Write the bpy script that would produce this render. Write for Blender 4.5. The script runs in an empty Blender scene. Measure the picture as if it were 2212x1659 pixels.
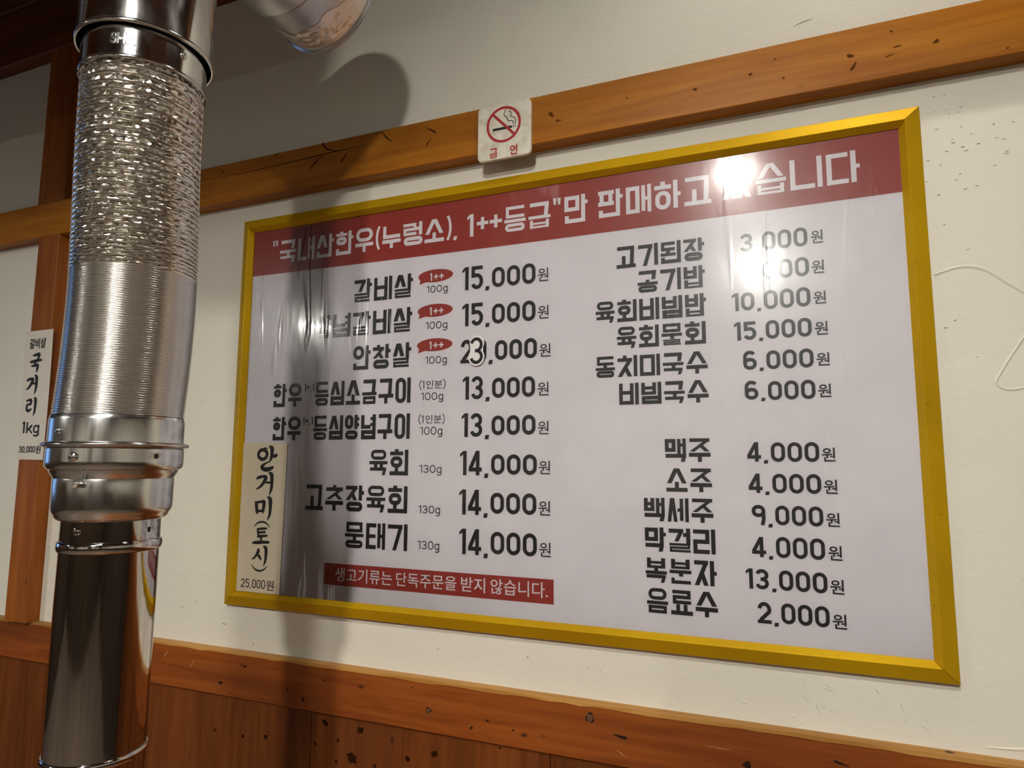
import bpy, bmesh, math, random
from mathutils import Vector, Matrix

random.seed(7)
scene = bpy.context.scene
COL = scene.collection
Z0 = 1.90          # height of the menu board's top edge above the floor; local z = 0 is that edge

# ------------------------------------------------------------------ camera, world, exposure
cam_data = bpy.data.cameras.new('camera')
cam = bpy.data.objects.new('camera', cam_data)
COL.objects.link(cam)
right = Vector((0.92533335, 0.37913071, 0.00425411))
up = Vector((0.04080534, -0.11073469, 0.99301196))
back = Vector((0.3769524, -0.91869349, -0.11793706))
rot = Matrix((right, up, back)).transposed().to_4x4()
cam.matrix_world = Matrix.Translation((1.0103296, -1.0094809, -0.4898395 + Z0)) @ rot
cam_data.sensor_width = 36.0
cam_data.lens = 36.0 * 1433.664 / 2212.0
cam_data.clip_start = 0.02
scene.camera = cam

world = bpy.data.worlds.new('room_air')
scene.world = world
world.use_nodes = True
bg = world.node_tree.nodes['Background']
bg.inputs[0].default_value = (1.0, 0.86, 0.70, 1)
bg.inputs[1].default_value = 0.0

scene.view_settings.view_transform = 'Standard'
scene.view_settings.look = 'None'
scene.view_settings.gamma = 1.0
scene.view_settings.use_curve_mapping = False
scene.view_settings.exposure = 0.08
scene.cycles.max_bounces = 5
scene.cycles.diffuse_bounces = 3
scene.cycles.glossy_bounces = 3
scene.cycles.caustics_refractive = False

# lamps of the room: (x, y, local z of the globe, globe radiance); their light is in make_lamp below
LAMPS = [       # the last number is the height of the shade's rim above the globe's centre
    (0.868, -1.61, 0.650, 470.0, -0.036),     # mirrored in the headline
    (1.22, -0.40, 0.78, 165.0, -0.095),       # throws the board's shadow on the wall and lights the right end of the board
    (-1.95, -2.60, 0.46, 900.0, -0.045),      # mirrored in the film beside the left dish names
    (0.93, -2.60, 0.56, 1350.0, -0.038),      # mirrored in the film by the first prices
]

# ------------------------------------------------------------------ small helpers
def mk(name, verts, faces, mat, parent=None, smooth=False, off=True, sharp=32):
    me = bpy.data.meshes.new(name)
    if off:
        verts = [(v[0], v[1], v[2] + Z0) for v in verts]
    me.from_pydata(verts, [], faces)
    me.materials.append(mat)
    if smooth:
        me.polygons.foreach_set('use_smooth', [True] * len(me.polygons))
        if sharp:
            me.set_sharp_from_angle(angle=math.radians(sharp))
    me.update()
    return link(name, me, parent)

def link(name, me, parent=None):
    o = bpy.data.objects.new(name, me)
    COL.objects.link(o)
    if parent:
        o.parent = parent
        base = parent
        m = Matrix.Identity(4)
        while base is not None:
            m = Matrix.Translation(-Vector(base.location)) @ m if base.type == 'EMPTY' else m
            base = base.parent
        # parts hold world coordinates, so undo the offset of the Empty above them (only once, on the first level)
        o.matrix_parent_inverse = m if parent.type == 'EMPTY' else Matrix.Identity(4)
    return o

def thing(name, label, cat, loc, group=None):
    o = bpy.data.objects.new(name, None)
    COL.objects.link(o)
    o.location = (loc[0], loc[1], loc[2] + Z0)
    o.empty_display_size = 0.05
    tag(o, label, cat, group)
    return o

def tag(o, label, cat, group=None):
    o['label'] = label
    o['category'] = cat
    if group:
        o['group'] = group
    return o

def struct(o):
    o['kind'] = 'structure'
    return o

def boxvf(x0, x1, y0, y1, z0, z1, b=0.0):
    """box with chamfered long edges when b > 0 (chamfer on the -y side)"""
    if b <= 0:
        v = [(x, y, z) for x in (x0, x1) for y in (y0, y1) for z in (z0, z1)]
        f = [(0, 1, 3, 2), (4, 6, 7, 5), (0, 4, 5, 1), (2, 3, 7, 6), (0, 2, 6, 4), (1, 5, 7, 3)]
        return v, f
    prof = [(y1, z0), (y0 + b, z0), (y0, z0 + b), (y0, z1 - b), (y0 + b, z1), (y1, z1)]
    v = [(x0, p[0], p[1]) for p in prof] + [(x1, p[0], p[1]) for p in prof]
    n = len(prof)
    f = [(i, (i + 1) % n, n + (i + 1) % n, n + i) for i in range(n)]
    f += [tuple(range(n))[::-1], tuple(range(n, 2 * n))]
    return v, f

def vboxvf(x0, x1, y0, y1, z0, z1, b):
    """upright post with chamfered front corners"""
    prof = [(x0, y1), (x0, y0 + b), (x0 + b, y0), (x1 - b, y0), (x1, y0 + b), (x1, y1)]
    n = len(prof)
    v = [(p[0], p[1], z0) for p in prof] + [(p[0], p[1], z1) for p in prof]
    f = [(i, (i + 1) % n, n + (i + 1) % n, n + i) for i in range(n)]
    f += [tuple(range(n))[::-1], tuple(range(n, 2 * n))]
    return v, f

def lathe(prof, ax, seg=96, bend=None, cap=False):
    """revolve [(r, z)] about the vertical axis through ax"""
    v, f = [], []
    for r, z in prof:
        dx, dy = bend(z) if bend else (0, 0)
        for k in range(seg):
            a = 2 * math.pi * k / seg
            v.append((ax[0] + dx + r * math.cos(a), ax[1] + dy + r * math.sin(a), z))
    for i in range(len(prof) - 1):
        for k in range(seg):
            k2 = (k + 1) % seg
            f.append((i * seg + k, i * seg + k2, (i + 1) * seg + k2, (i + 1) * seg + k))
    if cap:
        f.append(tuple(range(seg)))
        f.append(tuple(range((len(prof) - 1) * seg, len(prof) * seg)))
    return v, f

def lathe_y(prof, cx, cz, seg=96, cap=False):
    """revolve [(r, y)] about a horizontal axis along y"""
    v, f = [], []
    for r, y in prof:
        for k in range(seg):
            a = 2 * math.pi * k / seg
            v.append((cx + r * math.cos(a), y, cz + r * math.sin(a)))
    for i in range(len(prof) - 1):
        for k in range(seg):
            k2 = (k + 1) % seg
            f.append((i * seg + k, (i + 1) * seg + k, (i + 1) * seg + k2, i * seg + k2))
    if cap:
        f.append(tuple(range((len(prof) - 1) * seg, len(prof) * seg)))
    return v, f

def bead(r, z, b, n=13, d=None):
    """half-round bead profile of height 2b standing d out of radius r"""
    return [(r + (d or b) * math.sin(math.pi * i / (n - 1)), z + b * math.cos(math.pi * i / (n - 1))) for i in range(n)]

# ------------------------------------------------------------------ materials
def new_mat(name):
    m = bpy.data.materials.new(name)
    m.use_nodes = True
    nt = m.node_tree
    p = nt.nodes['Principled BSDF']
    return m, nt, p

def N(nt, kind, **kw):
    n = nt.nodes.new(kind)
    for k, v in kw.items():
        setattr(n, k, v)
    return n

def coords(nt, scale=(1, 1, 1), rotz=(0, 0, 0)):
    tc = N(nt, 'ShaderNodeTexCoord')
    mp = N(nt, 'ShaderNodeMapping')
    mp.inputs['Scale'].default_value = scale
    mp.inputs['Rotation'].default_value = rotz
    nt.links.new(tc.outputs['Object'], mp.inputs[0])
    return mp.outputs[0]

def noise(nt, vec, scale, detail=4, rough=0.55, dist=0.0):
    n = N(nt, 'ShaderNodeTexNoise')
    n.inputs['Scale'].default_value = scale
    n.inputs['Detail'].default_value = detail
    n.inputs['Roughness'].default_value = rough
    n.inputs['Distortion'].default_value = dist
    nt.links.new(vec, n.inputs['Vector'])
    return n.outputs['Fac']

def ramp(nt, fac, stops):
    r = N(nt, 'ShaderNodeValToRGB')
    els = r.color_ramp.elements
    while len(els) < len(stops):
        els.new(0.5)
    for e, (p, c) in zip(els, stops):
        e.position = p
        e.color = (c[0], c[1], c[2], 1) if not isinstance(c, (int, float)) else (c, c, c, 1)
    nt.links.new(fac, r.inputs[0])
    return r.outputs[0]

def mixc(nt, fac, a, b, mode='MIX'):
    m = N(nt, 'ShaderNodeMix', data_type='RGBA', blend_type=mode)
    for sock, val in ((m.inputs[0], fac), (m.inputs[6], a), (m.inputs[7], b)):
        if isinstance(val, (int, float)):
            sock.default_value = val
        elif isinstance(val, tuple):
            sock.default_value = (val[0], val[1], val[2], 1)
        else:
            nt.links.new(val, sock)
    return m.outputs[2]

def bump(nt, p, height, strength, dist):
    b = N(nt, 'ShaderNodeBump')
    b.inputs['Strength'].default_value = strength
    b.inputs['Distance'].default_value = dist
    nt.links.new(height, b.inputs['Height'])
    nt.links.new(b.outputs[0], p.inputs['Normal'])
    return b

def simple(name, col, rough=0.5, metal=0.0, spec=0.5):
    m, nt, p = new_mat(name)
    p.inputs['Base Color'].default_value = (*col, 1)
    p.inputs['Roughness'].default_value = rough
    p.inputs['Metallic'].default_value = metal
    p.inputs['Specular IOR Level'].default_value = spec
    return m

def wood(name, lo, mid, hi, axis='x', rough=0.42, knots=True, spots=0.35):
    m, nt, p = new_mat(name)
    s = {'x': (1.1, 16, 16), 'z': (16, 16, 1.1), 'y': (16, 1.1, 16)}[axis]
    big = {'x': (0.8, 5, 5), 'z': (5, 5, 0.8), 'y': (5, 0.8, 5)}[axis]
    v = coords(nt, s)
    grain = noise(nt, v, 3.2, 8, 0.62, 0.7)
    v2 = coords(nt, big)
    tone = noise(nt, v2, 1.6, 4, 0.5, 0.4)
    c1 = ramp(nt, grain, [(0.28, lo), (0.52, mid), (0.76, hi)])
    c2 = ramp(nt, tone, [(0.3, (0.62, 0.58, 0.55)), (0.7, (1.12, 1.1, 1.05))])
    c = mixc(nt, 1.0, c1, c2, 'MULTIPLY')
    # small dark nail holes and pores
    vs = N(nt, 'ShaderNodeTexVoronoi', feature='F1')
    vs.inputs['Scale'].default_value = 1.0
    nt.links.new(coords(nt, {'x': (16, 26, 26), 'z': (26, 26, 16), 'y': (26, 16, 26)}[axis]), vs.inputs['Vector'])
    dots = ramp(nt, vs.outputs['Distance'], [(0.0, 1.0), (0.07, 1.0), (0.13, 0.0)])
    gate = ramp(nt, noise(nt, coords(nt, (1, 1, 1)), 9, 2), [(0.52, 0.0), (0.6, spots)])
    md = N(nt, 'ShaderNodeMath', operation='MULTIPLY')
    nt.links.new(dots, md.inputs[0]); nt.links.new(gate, md.inputs[1])
    c = mixc(nt, md.outputs[0], c, (0.02, 0.009, 0.004))
    if knots:
        vk = N(nt, 'ShaderNodeTexVoronoi', feature='F1')
        vk.inputs['Scale'].default_value = 1.0
        nt.links.new(coords(nt, {'x': (4.0, 9, 9), 'z': (9, 9, 4.0), 'y': (9, 4, 9)}[axis]), vk.inputs['Vector'])
        k = ramp(nt, vk.outputs['Distance'], [(0.0, 0.9), (0.055, 0.75), (0.12, 0.28), (0.3, 0.0)])
        c = mixc(nt, k, c, (lo[0] * 0.35, lo[1] * 0.3, lo[2] * 0.3))
    nt.links.new(c, p.inputs['Base Color'])
    rr = ramp(nt, tone, [(0.3, rough + 0.1), (0.7, rough - 0.06)])
    nt.links.new(rr, p.inputs['Roughness'])
    p.inputs['Specular IOR Level'].default_value = 0.16
    bump(nt, p, grain, 0.2, 0.0012)
    return m

W_BEAM = wood('varnished_pine', (0.30, 0.092, 0.007), (0.39, 0.142, 0.011), (0.46, 0.185, 0.017), 'x', 0.40, True, 0.5)
W_RAIL = wood('worn_pine_rail', (0.16, 0.036, 0.006), (0.25, 0.064, 0.010), (0.32, 0.094, 0.017), 'x', 0.50, False, 1.0)
W_LEDGE = wood('pale_rail_edge', (0.30, 0.13, 0.025), (0.48, 0.24, 0.06), (0.6, 0.36, 0.12), 'x', 0.4, False, 1.0)
W_POST = wood('pine_post', (0.22, 0.060, 0.009), (0.32, 0.098, 0.015), (0.39, 0.135, 0.026), 'z', 0.45, False, 0.7)
W_PANEL = wood('dark_wainscot', (0.095, 0.026, 0.005), (0.155, 0.043, 0.009), (0.20, 0.060, 0.014), 'z', 0.45, False, 1.0)
W_DARK = wood('dark_ceiling_wood', (0.10, 0.030, 0.007), (0.16, 0.050, 0.012), (0.21, 0.070, 0.018), 'x', 0.5, False, 0.3)
W_TABLE = wood('table_wood', (0.16, 0.06, 0.02), (0.30, 0.12, 0.04), (0.4, 0.18, 0.07), 'x', 0.35, False, 0.2)
W_SMOKE = wood('smoked_wood', (0.028, 0.019, 0.013), (0.055, 0.038, 0.026), (0.085, 0.060, 0.042), 'z', 0.5, False, 0.3)
CRACK = simple('dark_crack', (0.02, 0.008, 0.003), 0.8, 0, 0.05)

def plaster(name, col):
    m, nt, p = new_mat(name)
    v = coords(nt, (1, 1, 1))
    cl = noise(nt, v, 2.3, 4, 0.6)
    c = ramp(nt, cl, [(0.3, tuple(x * 0.95 for x in col)), (0.7, col)])
    # little dirt specks
    vs = N(nt, 'ShaderNodeTexVoronoi', feature='F1')
    vs.inputs['Scale'].default_value = 34
    nt.links.new(v, vs.inputs['Vector'])
    d = ramp(nt, vs.outputs['Distance'], [(0.0, 0.5), (0.025, 0.5), (0.05, 0.0)])
    g = ramp(nt, noise(nt, v, 6, 2), [(0.56, 0.0), (0.62, 1.0)])
    md = N(nt, 'ShaderNodeMath', operation='MULTIPLY')
    nt.links.new(d, md.inputs[0]); nt.links.new(g, md.inputs[1])
    c = mixc(nt, md.outputs[0], c, (0.22, 0.19, 0.15))
    nt.links.new(c, p.inputs['Base Color'])
    p.inputs['Roughness'].default_value = 0.55
    p.inputs['Specular IOR Level'].default_value = 0.3
    h1 = noise(nt, v, 120, 4, 0.6)
    h2 = noise(nt, coords(nt, (1, 1, 2)), 9, 3, 0.5, 0.5)
    ad = N(nt, 'ShaderNodeMath', operation='MULTIPLY_ADD')
    nt.links.new(h2, ad.inputs[0]); ad.inputs[1].default_value = 3.0; nt.links.new(h1, ad.inputs[2])
    bump(nt, p, ad.outputs[0], 0.28, 0.002)
    return m

PLASTER = plaster('painted_plaster', (0.70, 0.66, 0.56))
FLOOR = simple('floor_tile', (0.16, 0.12, 0.09), 0.4)

def metal(name, col, rough, streak=(1, 1, 1), sscale=20, amp=0.06, bstr=0.05, dirt=0.15):
    m, nt, p = new_mat(name)
    v = coords(nt, streak)
    n1 = noise(nt, v, sscale, 5, 0.6)
    c = ramp(nt, n1, [(0.3, tuple(x * (1 - dirt) for x in col)), (0.65, col)])
    nt.links.new(c, p.inputs['Base Color'])
    r = ramp(nt, n1, [(0.3, rough + amp), (0.7, max(0.02, rough - amp * 0.5))])
    nt.links.new(r, p.inputs['Roughness'])
    p.inputs['Metallic'].default_value = 1.0
    if bstr:
        bump(nt, p, noise(nt, v, sscale * 0.6, 3, 0.5), bstr, 0.002)
    return m

CHROME = metal('greasy_chrome', (0.72, 0.70, 0.68), 0.10, (1, 1, 0.35), 60, 0.08, 0.03, 0.25)
STEEL = metal('bright_steel', (0.66, 0.65, 0.63), 0.17, (1, 1, 0.15), 50, 0.07, 0.03, 0.15)
MIRROR = metal('polished_tube', (0.62, 0.59, 0.57), 0.06, (1, 1, 0.03), 190, 0.05, 0.10, 0.25)
FOIL = metal('crinkled_foil', (0.80, 0.76, 0.70), 0.22, (1, 1, 1), 40, 0.08, 0.0, 0.2)
RIDGE = metal('ridged_aluminium', (0.72, 0.70, 0.67), 0.20, (1, 1, 1), 30, 0.02, 0.0, 0.06)
WIRE = metal('hose_wire', (0.85, 0.80, 0.70), 0.2, (1, 1, 1), 30, 0.05, 0.0, 0.1)
DUCT = metal('galvanised_duct', (0.62, 0.62, 0.62), 0.30, (1, 1, 1), 14, 0.1, 0.04, 0.3)
HOLE = simple('dark_hole', (0.01, 0.009, 0.008), 0.9)

def tape_mat():
    m, nt, p = new_mat('crumpled_foil_tape')
    p.inputs['Base Color'].default_value = (0.80, 0.74, 0.70, 1)
    p.inputs['Metallic'].default_value = 1.0
    p.inputs['Roughness'].default_value = 0.34
    v = N(nt, 'ShaderNodeTexVoronoi', feature='F1', distance='MANHATTAN')
    v.inputs['Scale'].default_value = 55
    nt.links.new(coords(nt, (1, 1.6, 1)), v.inputs['Vector'])
    bump(nt, p, v.outputs['Distance'], 0.25, 0.004)
    return m
TAPE = tape_mat()

def frame_mat():
    m, nt, p = new_mat('mustard_painted_frame')
    v = coords(nt, (1, 1, 1))
    n = noise(nt, v, 160, 3, 0.6)
    g = noise(nt, v, 5, 3, 0.5)
    c = ramp(nt, g, [(0.35, (0.54, 0.31, 0.005)), (0.65, (0.63, 0.375, 0.005))])
    d = ramp(nt, n, [(0.66, 0.0), (0.74, 0.45)])
    c = mixc(nt, d, c, (0.14, 0.07, 0.01))
    nt.links.new(c, p.inputs['Base Color'])
    p.inputs['Roughness'].default_value = 0.5
    p.inputs['Metallic'].default_value = 0.5
    p.inputs['Specular IOR Level'].default_value = 0.2
    return m
FRAME = frame_mat()

def paper_mat(name, col, rough=0.6):
    m, nt, p = new_mat(name)
    n = noise(nt, coords(nt, (1, 1, 1)), 14, 4, 0.55)
    c = ramp(nt, n, [(0.3, tuple(x * 0.93 for x in col)), (0.7, col)])
    nt.links.new(c, p.inputs['Base Color'])
    p.inputs['Roughness'].default_value = rough
    p.inputs['Specular IOR Level'].default_value = 0.3
    return m

SHEET = paper_mat('printed_sheet', (0.60, 0.565, 0.59))
RED = paper_mat('maroon_print', (0.27, 0.030, 0.020))
INK = simple('black_print', (0.012, 0.010, 0.010), 0.6, 0, 0.3)
WHITE_INK = paper_mat('white_print', (0.62, 0.58, 0.60))
OLD_PAPER = paper_mat('cream_paper', (0.56, 0.49, 0.36), 0.7)
WHITE_PAPER = paper_mat('white_paper', (0.66, 0.61, 0.53), 0.7)
STICKER = paper_mat('glossy_sticker', (0.74, 0.71, 0.70), 0.2)
SIGN_RED = simple('sign_red', (0.36, 0.012, 0.014), 0.4)

def plate_mat():
    m, nt, p = new_mat('grubby_white_acrylic')
    v = coords(nt, (1, 1, 1))
    n = noise(nt, v, 45, 4, 0.6)
    c = ramp(nt, n, [(0.35, (0.55, 0.49, 0.38)), (0.6, (0.72, 0.67, 0.57))])
    vs = N(nt, 'ShaderNodeTexVoronoi', feature='F1')
    vs.inputs['Scale'].default_value = 190
    nt.links.new(v, vs.inputs['Vector'])
    d = ramp(nt, vs.outputs['Distance'], [(0.0, 0.6), (0.08, 0.5), (0.14, 0.0)])
    g = ramp(nt, noise(nt, v, 40, 2), [(0.55, 0.0), (0.62, 1.0)])
    md = N(nt, 'ShaderNodeMath', operation='MULTIPLY')
    nt.links.new(d, md.inputs[0]); nt.links.new(g, md.inputs[1])
    c = mixc(nt, md.outputs[0], c, (0.12, 0.09, 0.06))
    nt.links.new(c, p.inputs['Base Color'])
    p.inputs['Roughness'].default_value = 0.3
    return m
PLATE = plate_mat()

def film_mat():
    m = bpy.data.materials.new('clear_vinyl_film')
    m.use_nodes = True
    nt = m.node_tree
    nt.nodes.remove(nt.nodes['Principled BSDF'])
    out = nt.nodes['Material Output']
    h1 = noise(nt, coords(nt, (7, 1, 2.2)), 1.4, 3, 0.5, 0.6)
    h2 = noise(nt, coords(nt, (30, 1, 6)), 1.3, 3, 0.5, 0.8)
    ad = N(nt, 'ShaderNodeMath', operation='MULTIPLY_ADD')
    nt.links.new(h2, ad.inputs[0]); ad.inputs[1].default_value = 0.16; nt.links.new(h1, ad.inputs[2])
    cr = ramp(nt, noise(nt, coords(nt, (26, 1, 3.2)), 1.0, 2, 0.5, 0.5), [(0.60, 0.0), (0.66, 0.35), (0.72, 0.0)])
    a2 = N(nt, 'ShaderNodeMath', operation='MULTIPLY_ADD'); nt.links.new(cr, a2.inputs[0]); a2.inputs[1].default_value = 0.7; nt.links.new(ad.outputs[0], a2.inputs[2])
    ad = a2
    sx = N(nt, 'ShaderNodeSeparateXYZ'); nt.links.new(coords(nt, (1, 1, 1)), sx.inputs[0])
    wr = ramp(nt, sx.outputs[0], [(0.12, 1.0), (0.42, 0.22)])
    mh = N(nt, 'ShaderNodeMath', operation='MULTIPLY'); nt.links.new(ad.outputs[0], mh.inputs[0]); nt.links.new(wr, mh.inputs[1])
    ad = mh
    b = N(nt, 'ShaderNodeBump')
    b.inputs['Strength'].default_value = 0.5
    b.inputs['Distance'].default_value = 0.003
    nt.links.new(ad.outputs[0], b.inputs['Height'])
    g1 = N(nt, 'ShaderNodeBsdfGlossy'); g1.inputs['Roughness'].default_value = 0.03
    g2 = N(nt, 'ShaderNodeBsdfGlossy'); g2.inputs['Roughness'].default_value = 0.30
    g3 = N(nt, 'ShaderNodeBsdfGlossy'); g3.inputs['Roughness'].default_value = 0.14
    for g in (g1, g2, g3):
        g.inputs['Color'].default_value = (1, 1, 1, 1)
        nt.links.new(b.outputs[0], g.inputs['Normal'])
    mg = N(nt, 'ShaderNodeMixShader')
    haze = ramp(nt, noise(nt, coords(nt, (1, 1, 1)), 5, 4, 0.6), [(0.3, 0.16), (0.7, 0.42)])
    nt.links.new(haze, mg.inputs[0])
    m0 = N(nt, 'ShaderNodeMixShader'); m0.inputs[0].default_value = 0.45
    nt.links.new(g1.outputs[0], m0.inputs[1]); nt.links.new(g3.outputs[0], m0.inputs[2])
    nt.links.new(m0.outputs[0], mg.inputs[1]); nt.links.new(g2.outputs[0], mg.inputs[2])
    fr = N(nt, 'ShaderNodeFresnel'); fr.inputs['IOR'].default_value = 1.5
    nt.links.new(b.outputs[0], fr.inputs['Normal'])
    tr = N(nt, 'ShaderNodeBsdfTransparent')
    tr.inputs['Color'].default_value = (0.985, 0.985, 0.985, 1)
    mx = N(nt, 'ShaderNodeMixShader')
    nt.links.new(fr.outputs[0], mx.inputs[0])
    nt.links.new(tr.outputs[0], mx.inputs[1]); nt.links.new(mg.outputs[0], mx.inputs[2])
    nt.links.new(mx.outputs[0], out.inputs[0])
    return m
FILM = film_mat()

# ------------------------------------------------------------------ room shell
WY = 0.012         # plaster surface of the menu wall
XL, XR, YF, ZF, ZC = -3.2, 3.4, -4.4, -Z0, 0.92

def slab(name, x0, x1, y0, y1, z0, z1, mat):
    return struct(mk(name, *boxvf(x0, x1, y0, y1, z0, z1), mat))

wall_back = slab('wall_back', XL, XR, WY, WY + 0.12, ZF, ZC, PLASTER)
slab('wall_left', XL - 0.12, XL, YF, WY + 0.12, ZF, ZC, W_SMOKE)
slab('wall_right', XR, XR + 0.12, YF, WY + 0.12, ZF, ZC, PLASTER)
slab('wall_front', XL, XR, YF - 0.12, YF, ZF, ZC, PLASTER)
for i, x in enumerate((-2.7, -1.6, -0.9, 0.3, 0.75, 1.9, 2.6)):
    struct(mk('trim_%d' % (10 + i), *boxvf(x, x + (0.12, 0.5, 0.12, 0.12, 0.6, 0.12, 0.4)[i], YF, YF + 0.03, ZF, ZC), W_SMOKE))
struct(mk('trim_20', *boxvf(XL, XR, YF, YF + 0.025, ZF, -0.85), W_SMOKE))
struct(mk('trim_21', *boxvf(XR - 0.025, XR, YF + 0.03, 0.0, ZF, -0.85), W_SMOKE))
slab('floor', XL, XR, YF, WY, ZF - 0.1, ZF, FLOOR)
slab('ceiling', XL, XR, YF, WY, ZC, ZC + 0.1, W_DARK)

# evening window in the left wall
win = struct(mk('window_left_offscreen', *boxvf(XL, XL + 0.01, -1.15, -0.35, -0.75, 0.05), simple('dusk_glass', (0.02, 0.03, 0.05), 0.1)))
nt_ = win.data.materials[0].node_tree
nt_.nodes['Principled BSDF'].inputs['Emission Color'].default_value = (0.25, 0.5, 1.0, 1)
nt_.nodes['Principled BSDF'].inputs['Emission Strength'].default_value = 1.6
for a_, b_, c_, d_ in ((-1.20, -0.30, 0.05, 0.10), (-1.20, -0.30, -0.80, -0.75), (-1.20, -1.15, -0.75, 0.05), (-0.35, -0.30, -0.75, 0.05)):
    mk('window_frame', *boxvf(XL, XL + 0.04, a_, b_, c_, d_), W_DARK, win)

# horizontal pine board over the menu, with its splits
beam = struct(mk('trim_1', *boxvf(XL, XR, -0.018, WY, 0.041, 0.1245, 0.0012), W_BEAM))
# low rail under the menu with a lighter upper edge
rail = struct(mk('trim_2', *boxvf(XL, XR, -0.003, WY, -0.928, -0.8465, 0.0015), W_RAIL))
v, f = [], []
random.seed(3)
nseg = 260
for i in range(nseg + 1):
    x = XL + (XR - XL) * i / nseg
    d = 0.0030 + 0.0022 * random.random()
    v += [(x, -0.0042 + 0.0008 * random.random(), -0.8465 - d), (x, -0.0040, -0.8455), (x, WY, -0.8445), (x, WY, -0.8462)]
for i in range(nseg):
    a = i * 4
    for j in range(3):
        f.append((a + j, a + 4 + j, a + 5 + j, a + 1 + j))
mk('pale_edge', v, f, W_LEDGE, rail)
# upright posts above and below the board
struct(mk('trim_3', *vboxvf(-0.622, -0.549, -0.018, WY, -0.8445, 0.041, 0.0012), W_POST))
struct(mk('trim_4', *vboxvf(-0.638, -0.545, -0.018, WY, 0.1245, 0.5205, 0.0012), W_POST))
# dark boards under the ceiling
crown = struct(mk('trim_5', *boxvf(XL, XR, -0.010, WY, 0.5205, ZC), W_DARK))
mk('board', *boxvf(XL, XR, -0.022, -0.010, 0.5205, 0.668, 0.002), W_DARK, crown)
mk('board', *boxvf(XL, XR, -0.026, -0.010, 0.672, 0.80, 0.002), W_DARK, crown)
mk('board', *boxvf(XL, XR, -0.030, -0.010, 0.804, ZC, 0.002), W_DARK, crown)
# wainscot panels below the rail
wains = struct(mk('trim_6', *boxvf(XL, XR, 0.0085, WY, ZF, -0.928), W_PANEL))
px = XL
edges = [XL, -2.78, -2.33, -1.86, -1.40, -0.94, -0.50, -0.186, 0.212, 0.66, 1.10, 1.53, 1.98, 2.42, 2.90, XR]
for a, b in zip(edges[:-1], edges[1:]):
    mk('panel', *boxvf(a + 0.0008, b - 0.0008, 0.0045, 0.0085, ZF + 0.002, -0.9282), W_PANEL, wains)

def blot(name, cx, cz, w, h, y, mat, parent, a=0.0, n=14, wob=0.25):
    ca, sa = math.cos(math.radians(a)), math.sin(math.radians(a))
    vv = []
    for k in range(n):
        t = 2 * math.pi * k / n
        rr = 1 + wob * math.sin(3 * t + cx * 31) * math.cos(2 * t + cz * 57)
        x, z = 0.5 * w * rr * math.cos(t), 0.5 * h * rr * math.sin(t)
        vv.append((cx + x * ca - z * sa, y, cz + x * sa + z * ca))
    return mk(name, vv, [tuple(range(n))], mat, parent)
PANEL_SPOT = simple('dark_panel_spot', (0.022, 0.007, 0.002), 0.9, 0, 0.02)
for i, (cx, cz, w, h) in enumerate([(0.112, -0.988, 0.0077, 0.0086), (0.057, -0.995, 0.0055, 0.0075), (0.301, -0.993, 0.0204, 0.0161), (0.315, -0.948, 0.0136, 0.0108), (0.410, -0.979, 0.0095, 0.0091), (0.459, -0.963, 0.0093, 0.0129),
        (0.268, -1.005, 0.0062, 0.0054), (0.243, -0.946, 0.0142, 0.0083), (-0.011, -0.995, 0.0033, 0.0089), (0.222, -0.984, 0.0051, 0.0056), (0.577, -0.934, 0.0034, 0.0040), (0.270, -0.970, 0.0056, 0.0055), (0.347, -1.000, 0.0066, 0.0053)]):
    blot('panel_knot', cx, cz, w, h, 0.0043, PANEL_SPOT, wains, (-50, -30, -35, 20, -40, -60)[i % 6], 14, 0.45)

def ribbon(name, pts, mat, parent, y, lift=0.0):
    """flat tapering band on a plane facing the room; pts = (x, z, width)"""
    P = smooth_pts(pts, 6)
    v, f = [], []
    for i, (x, z, w) in enumerate(P):
        x0, z0, _ = P[max(0, i - 1)]
        x1, z1, _ = P[min(len(P) - 1, i + 1)]
        L = math.hypot(x1 - x0, z1 - z0) or 1
        nx, nz = -(z1 - z0) / L, (x1 - x0) / L
        v += [(x + nx * w / 2, y, z + nz * w / 2), (x - nx * w / 2, y, z - nz * w / 2)]
    for i in range(len(P) - 1):
        f.append((2 * i, 2 * i + 1, 2 * i + 3, 2 * i + 2))
    return mk(name, v, f, mat, parent)

def smooth_pts(pts, n=6):
    if len(pts) < 3:
        return list(pts)
    out = []
    for i in range(len(pts) - 1):
        p0, p1, p2, p3 = pts[max(0, i - 1)], pts[i], pts[i + 1], pts[min(len(pts) - 1, i + 2)]
        for k in range(n):
            t = k / n
            out.append(tuple(0.5 * ((2 * b) + (c - a) * t + (2 * a - 5 * b + 4 * c - d) * t * t + (3 * b - a - 3 * c + d) * t ** 3)
                             for a, b, c, d in zip(p0, p1, p2, p3)))
    out.append(tuple(pts[-1]))
    return out

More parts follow.
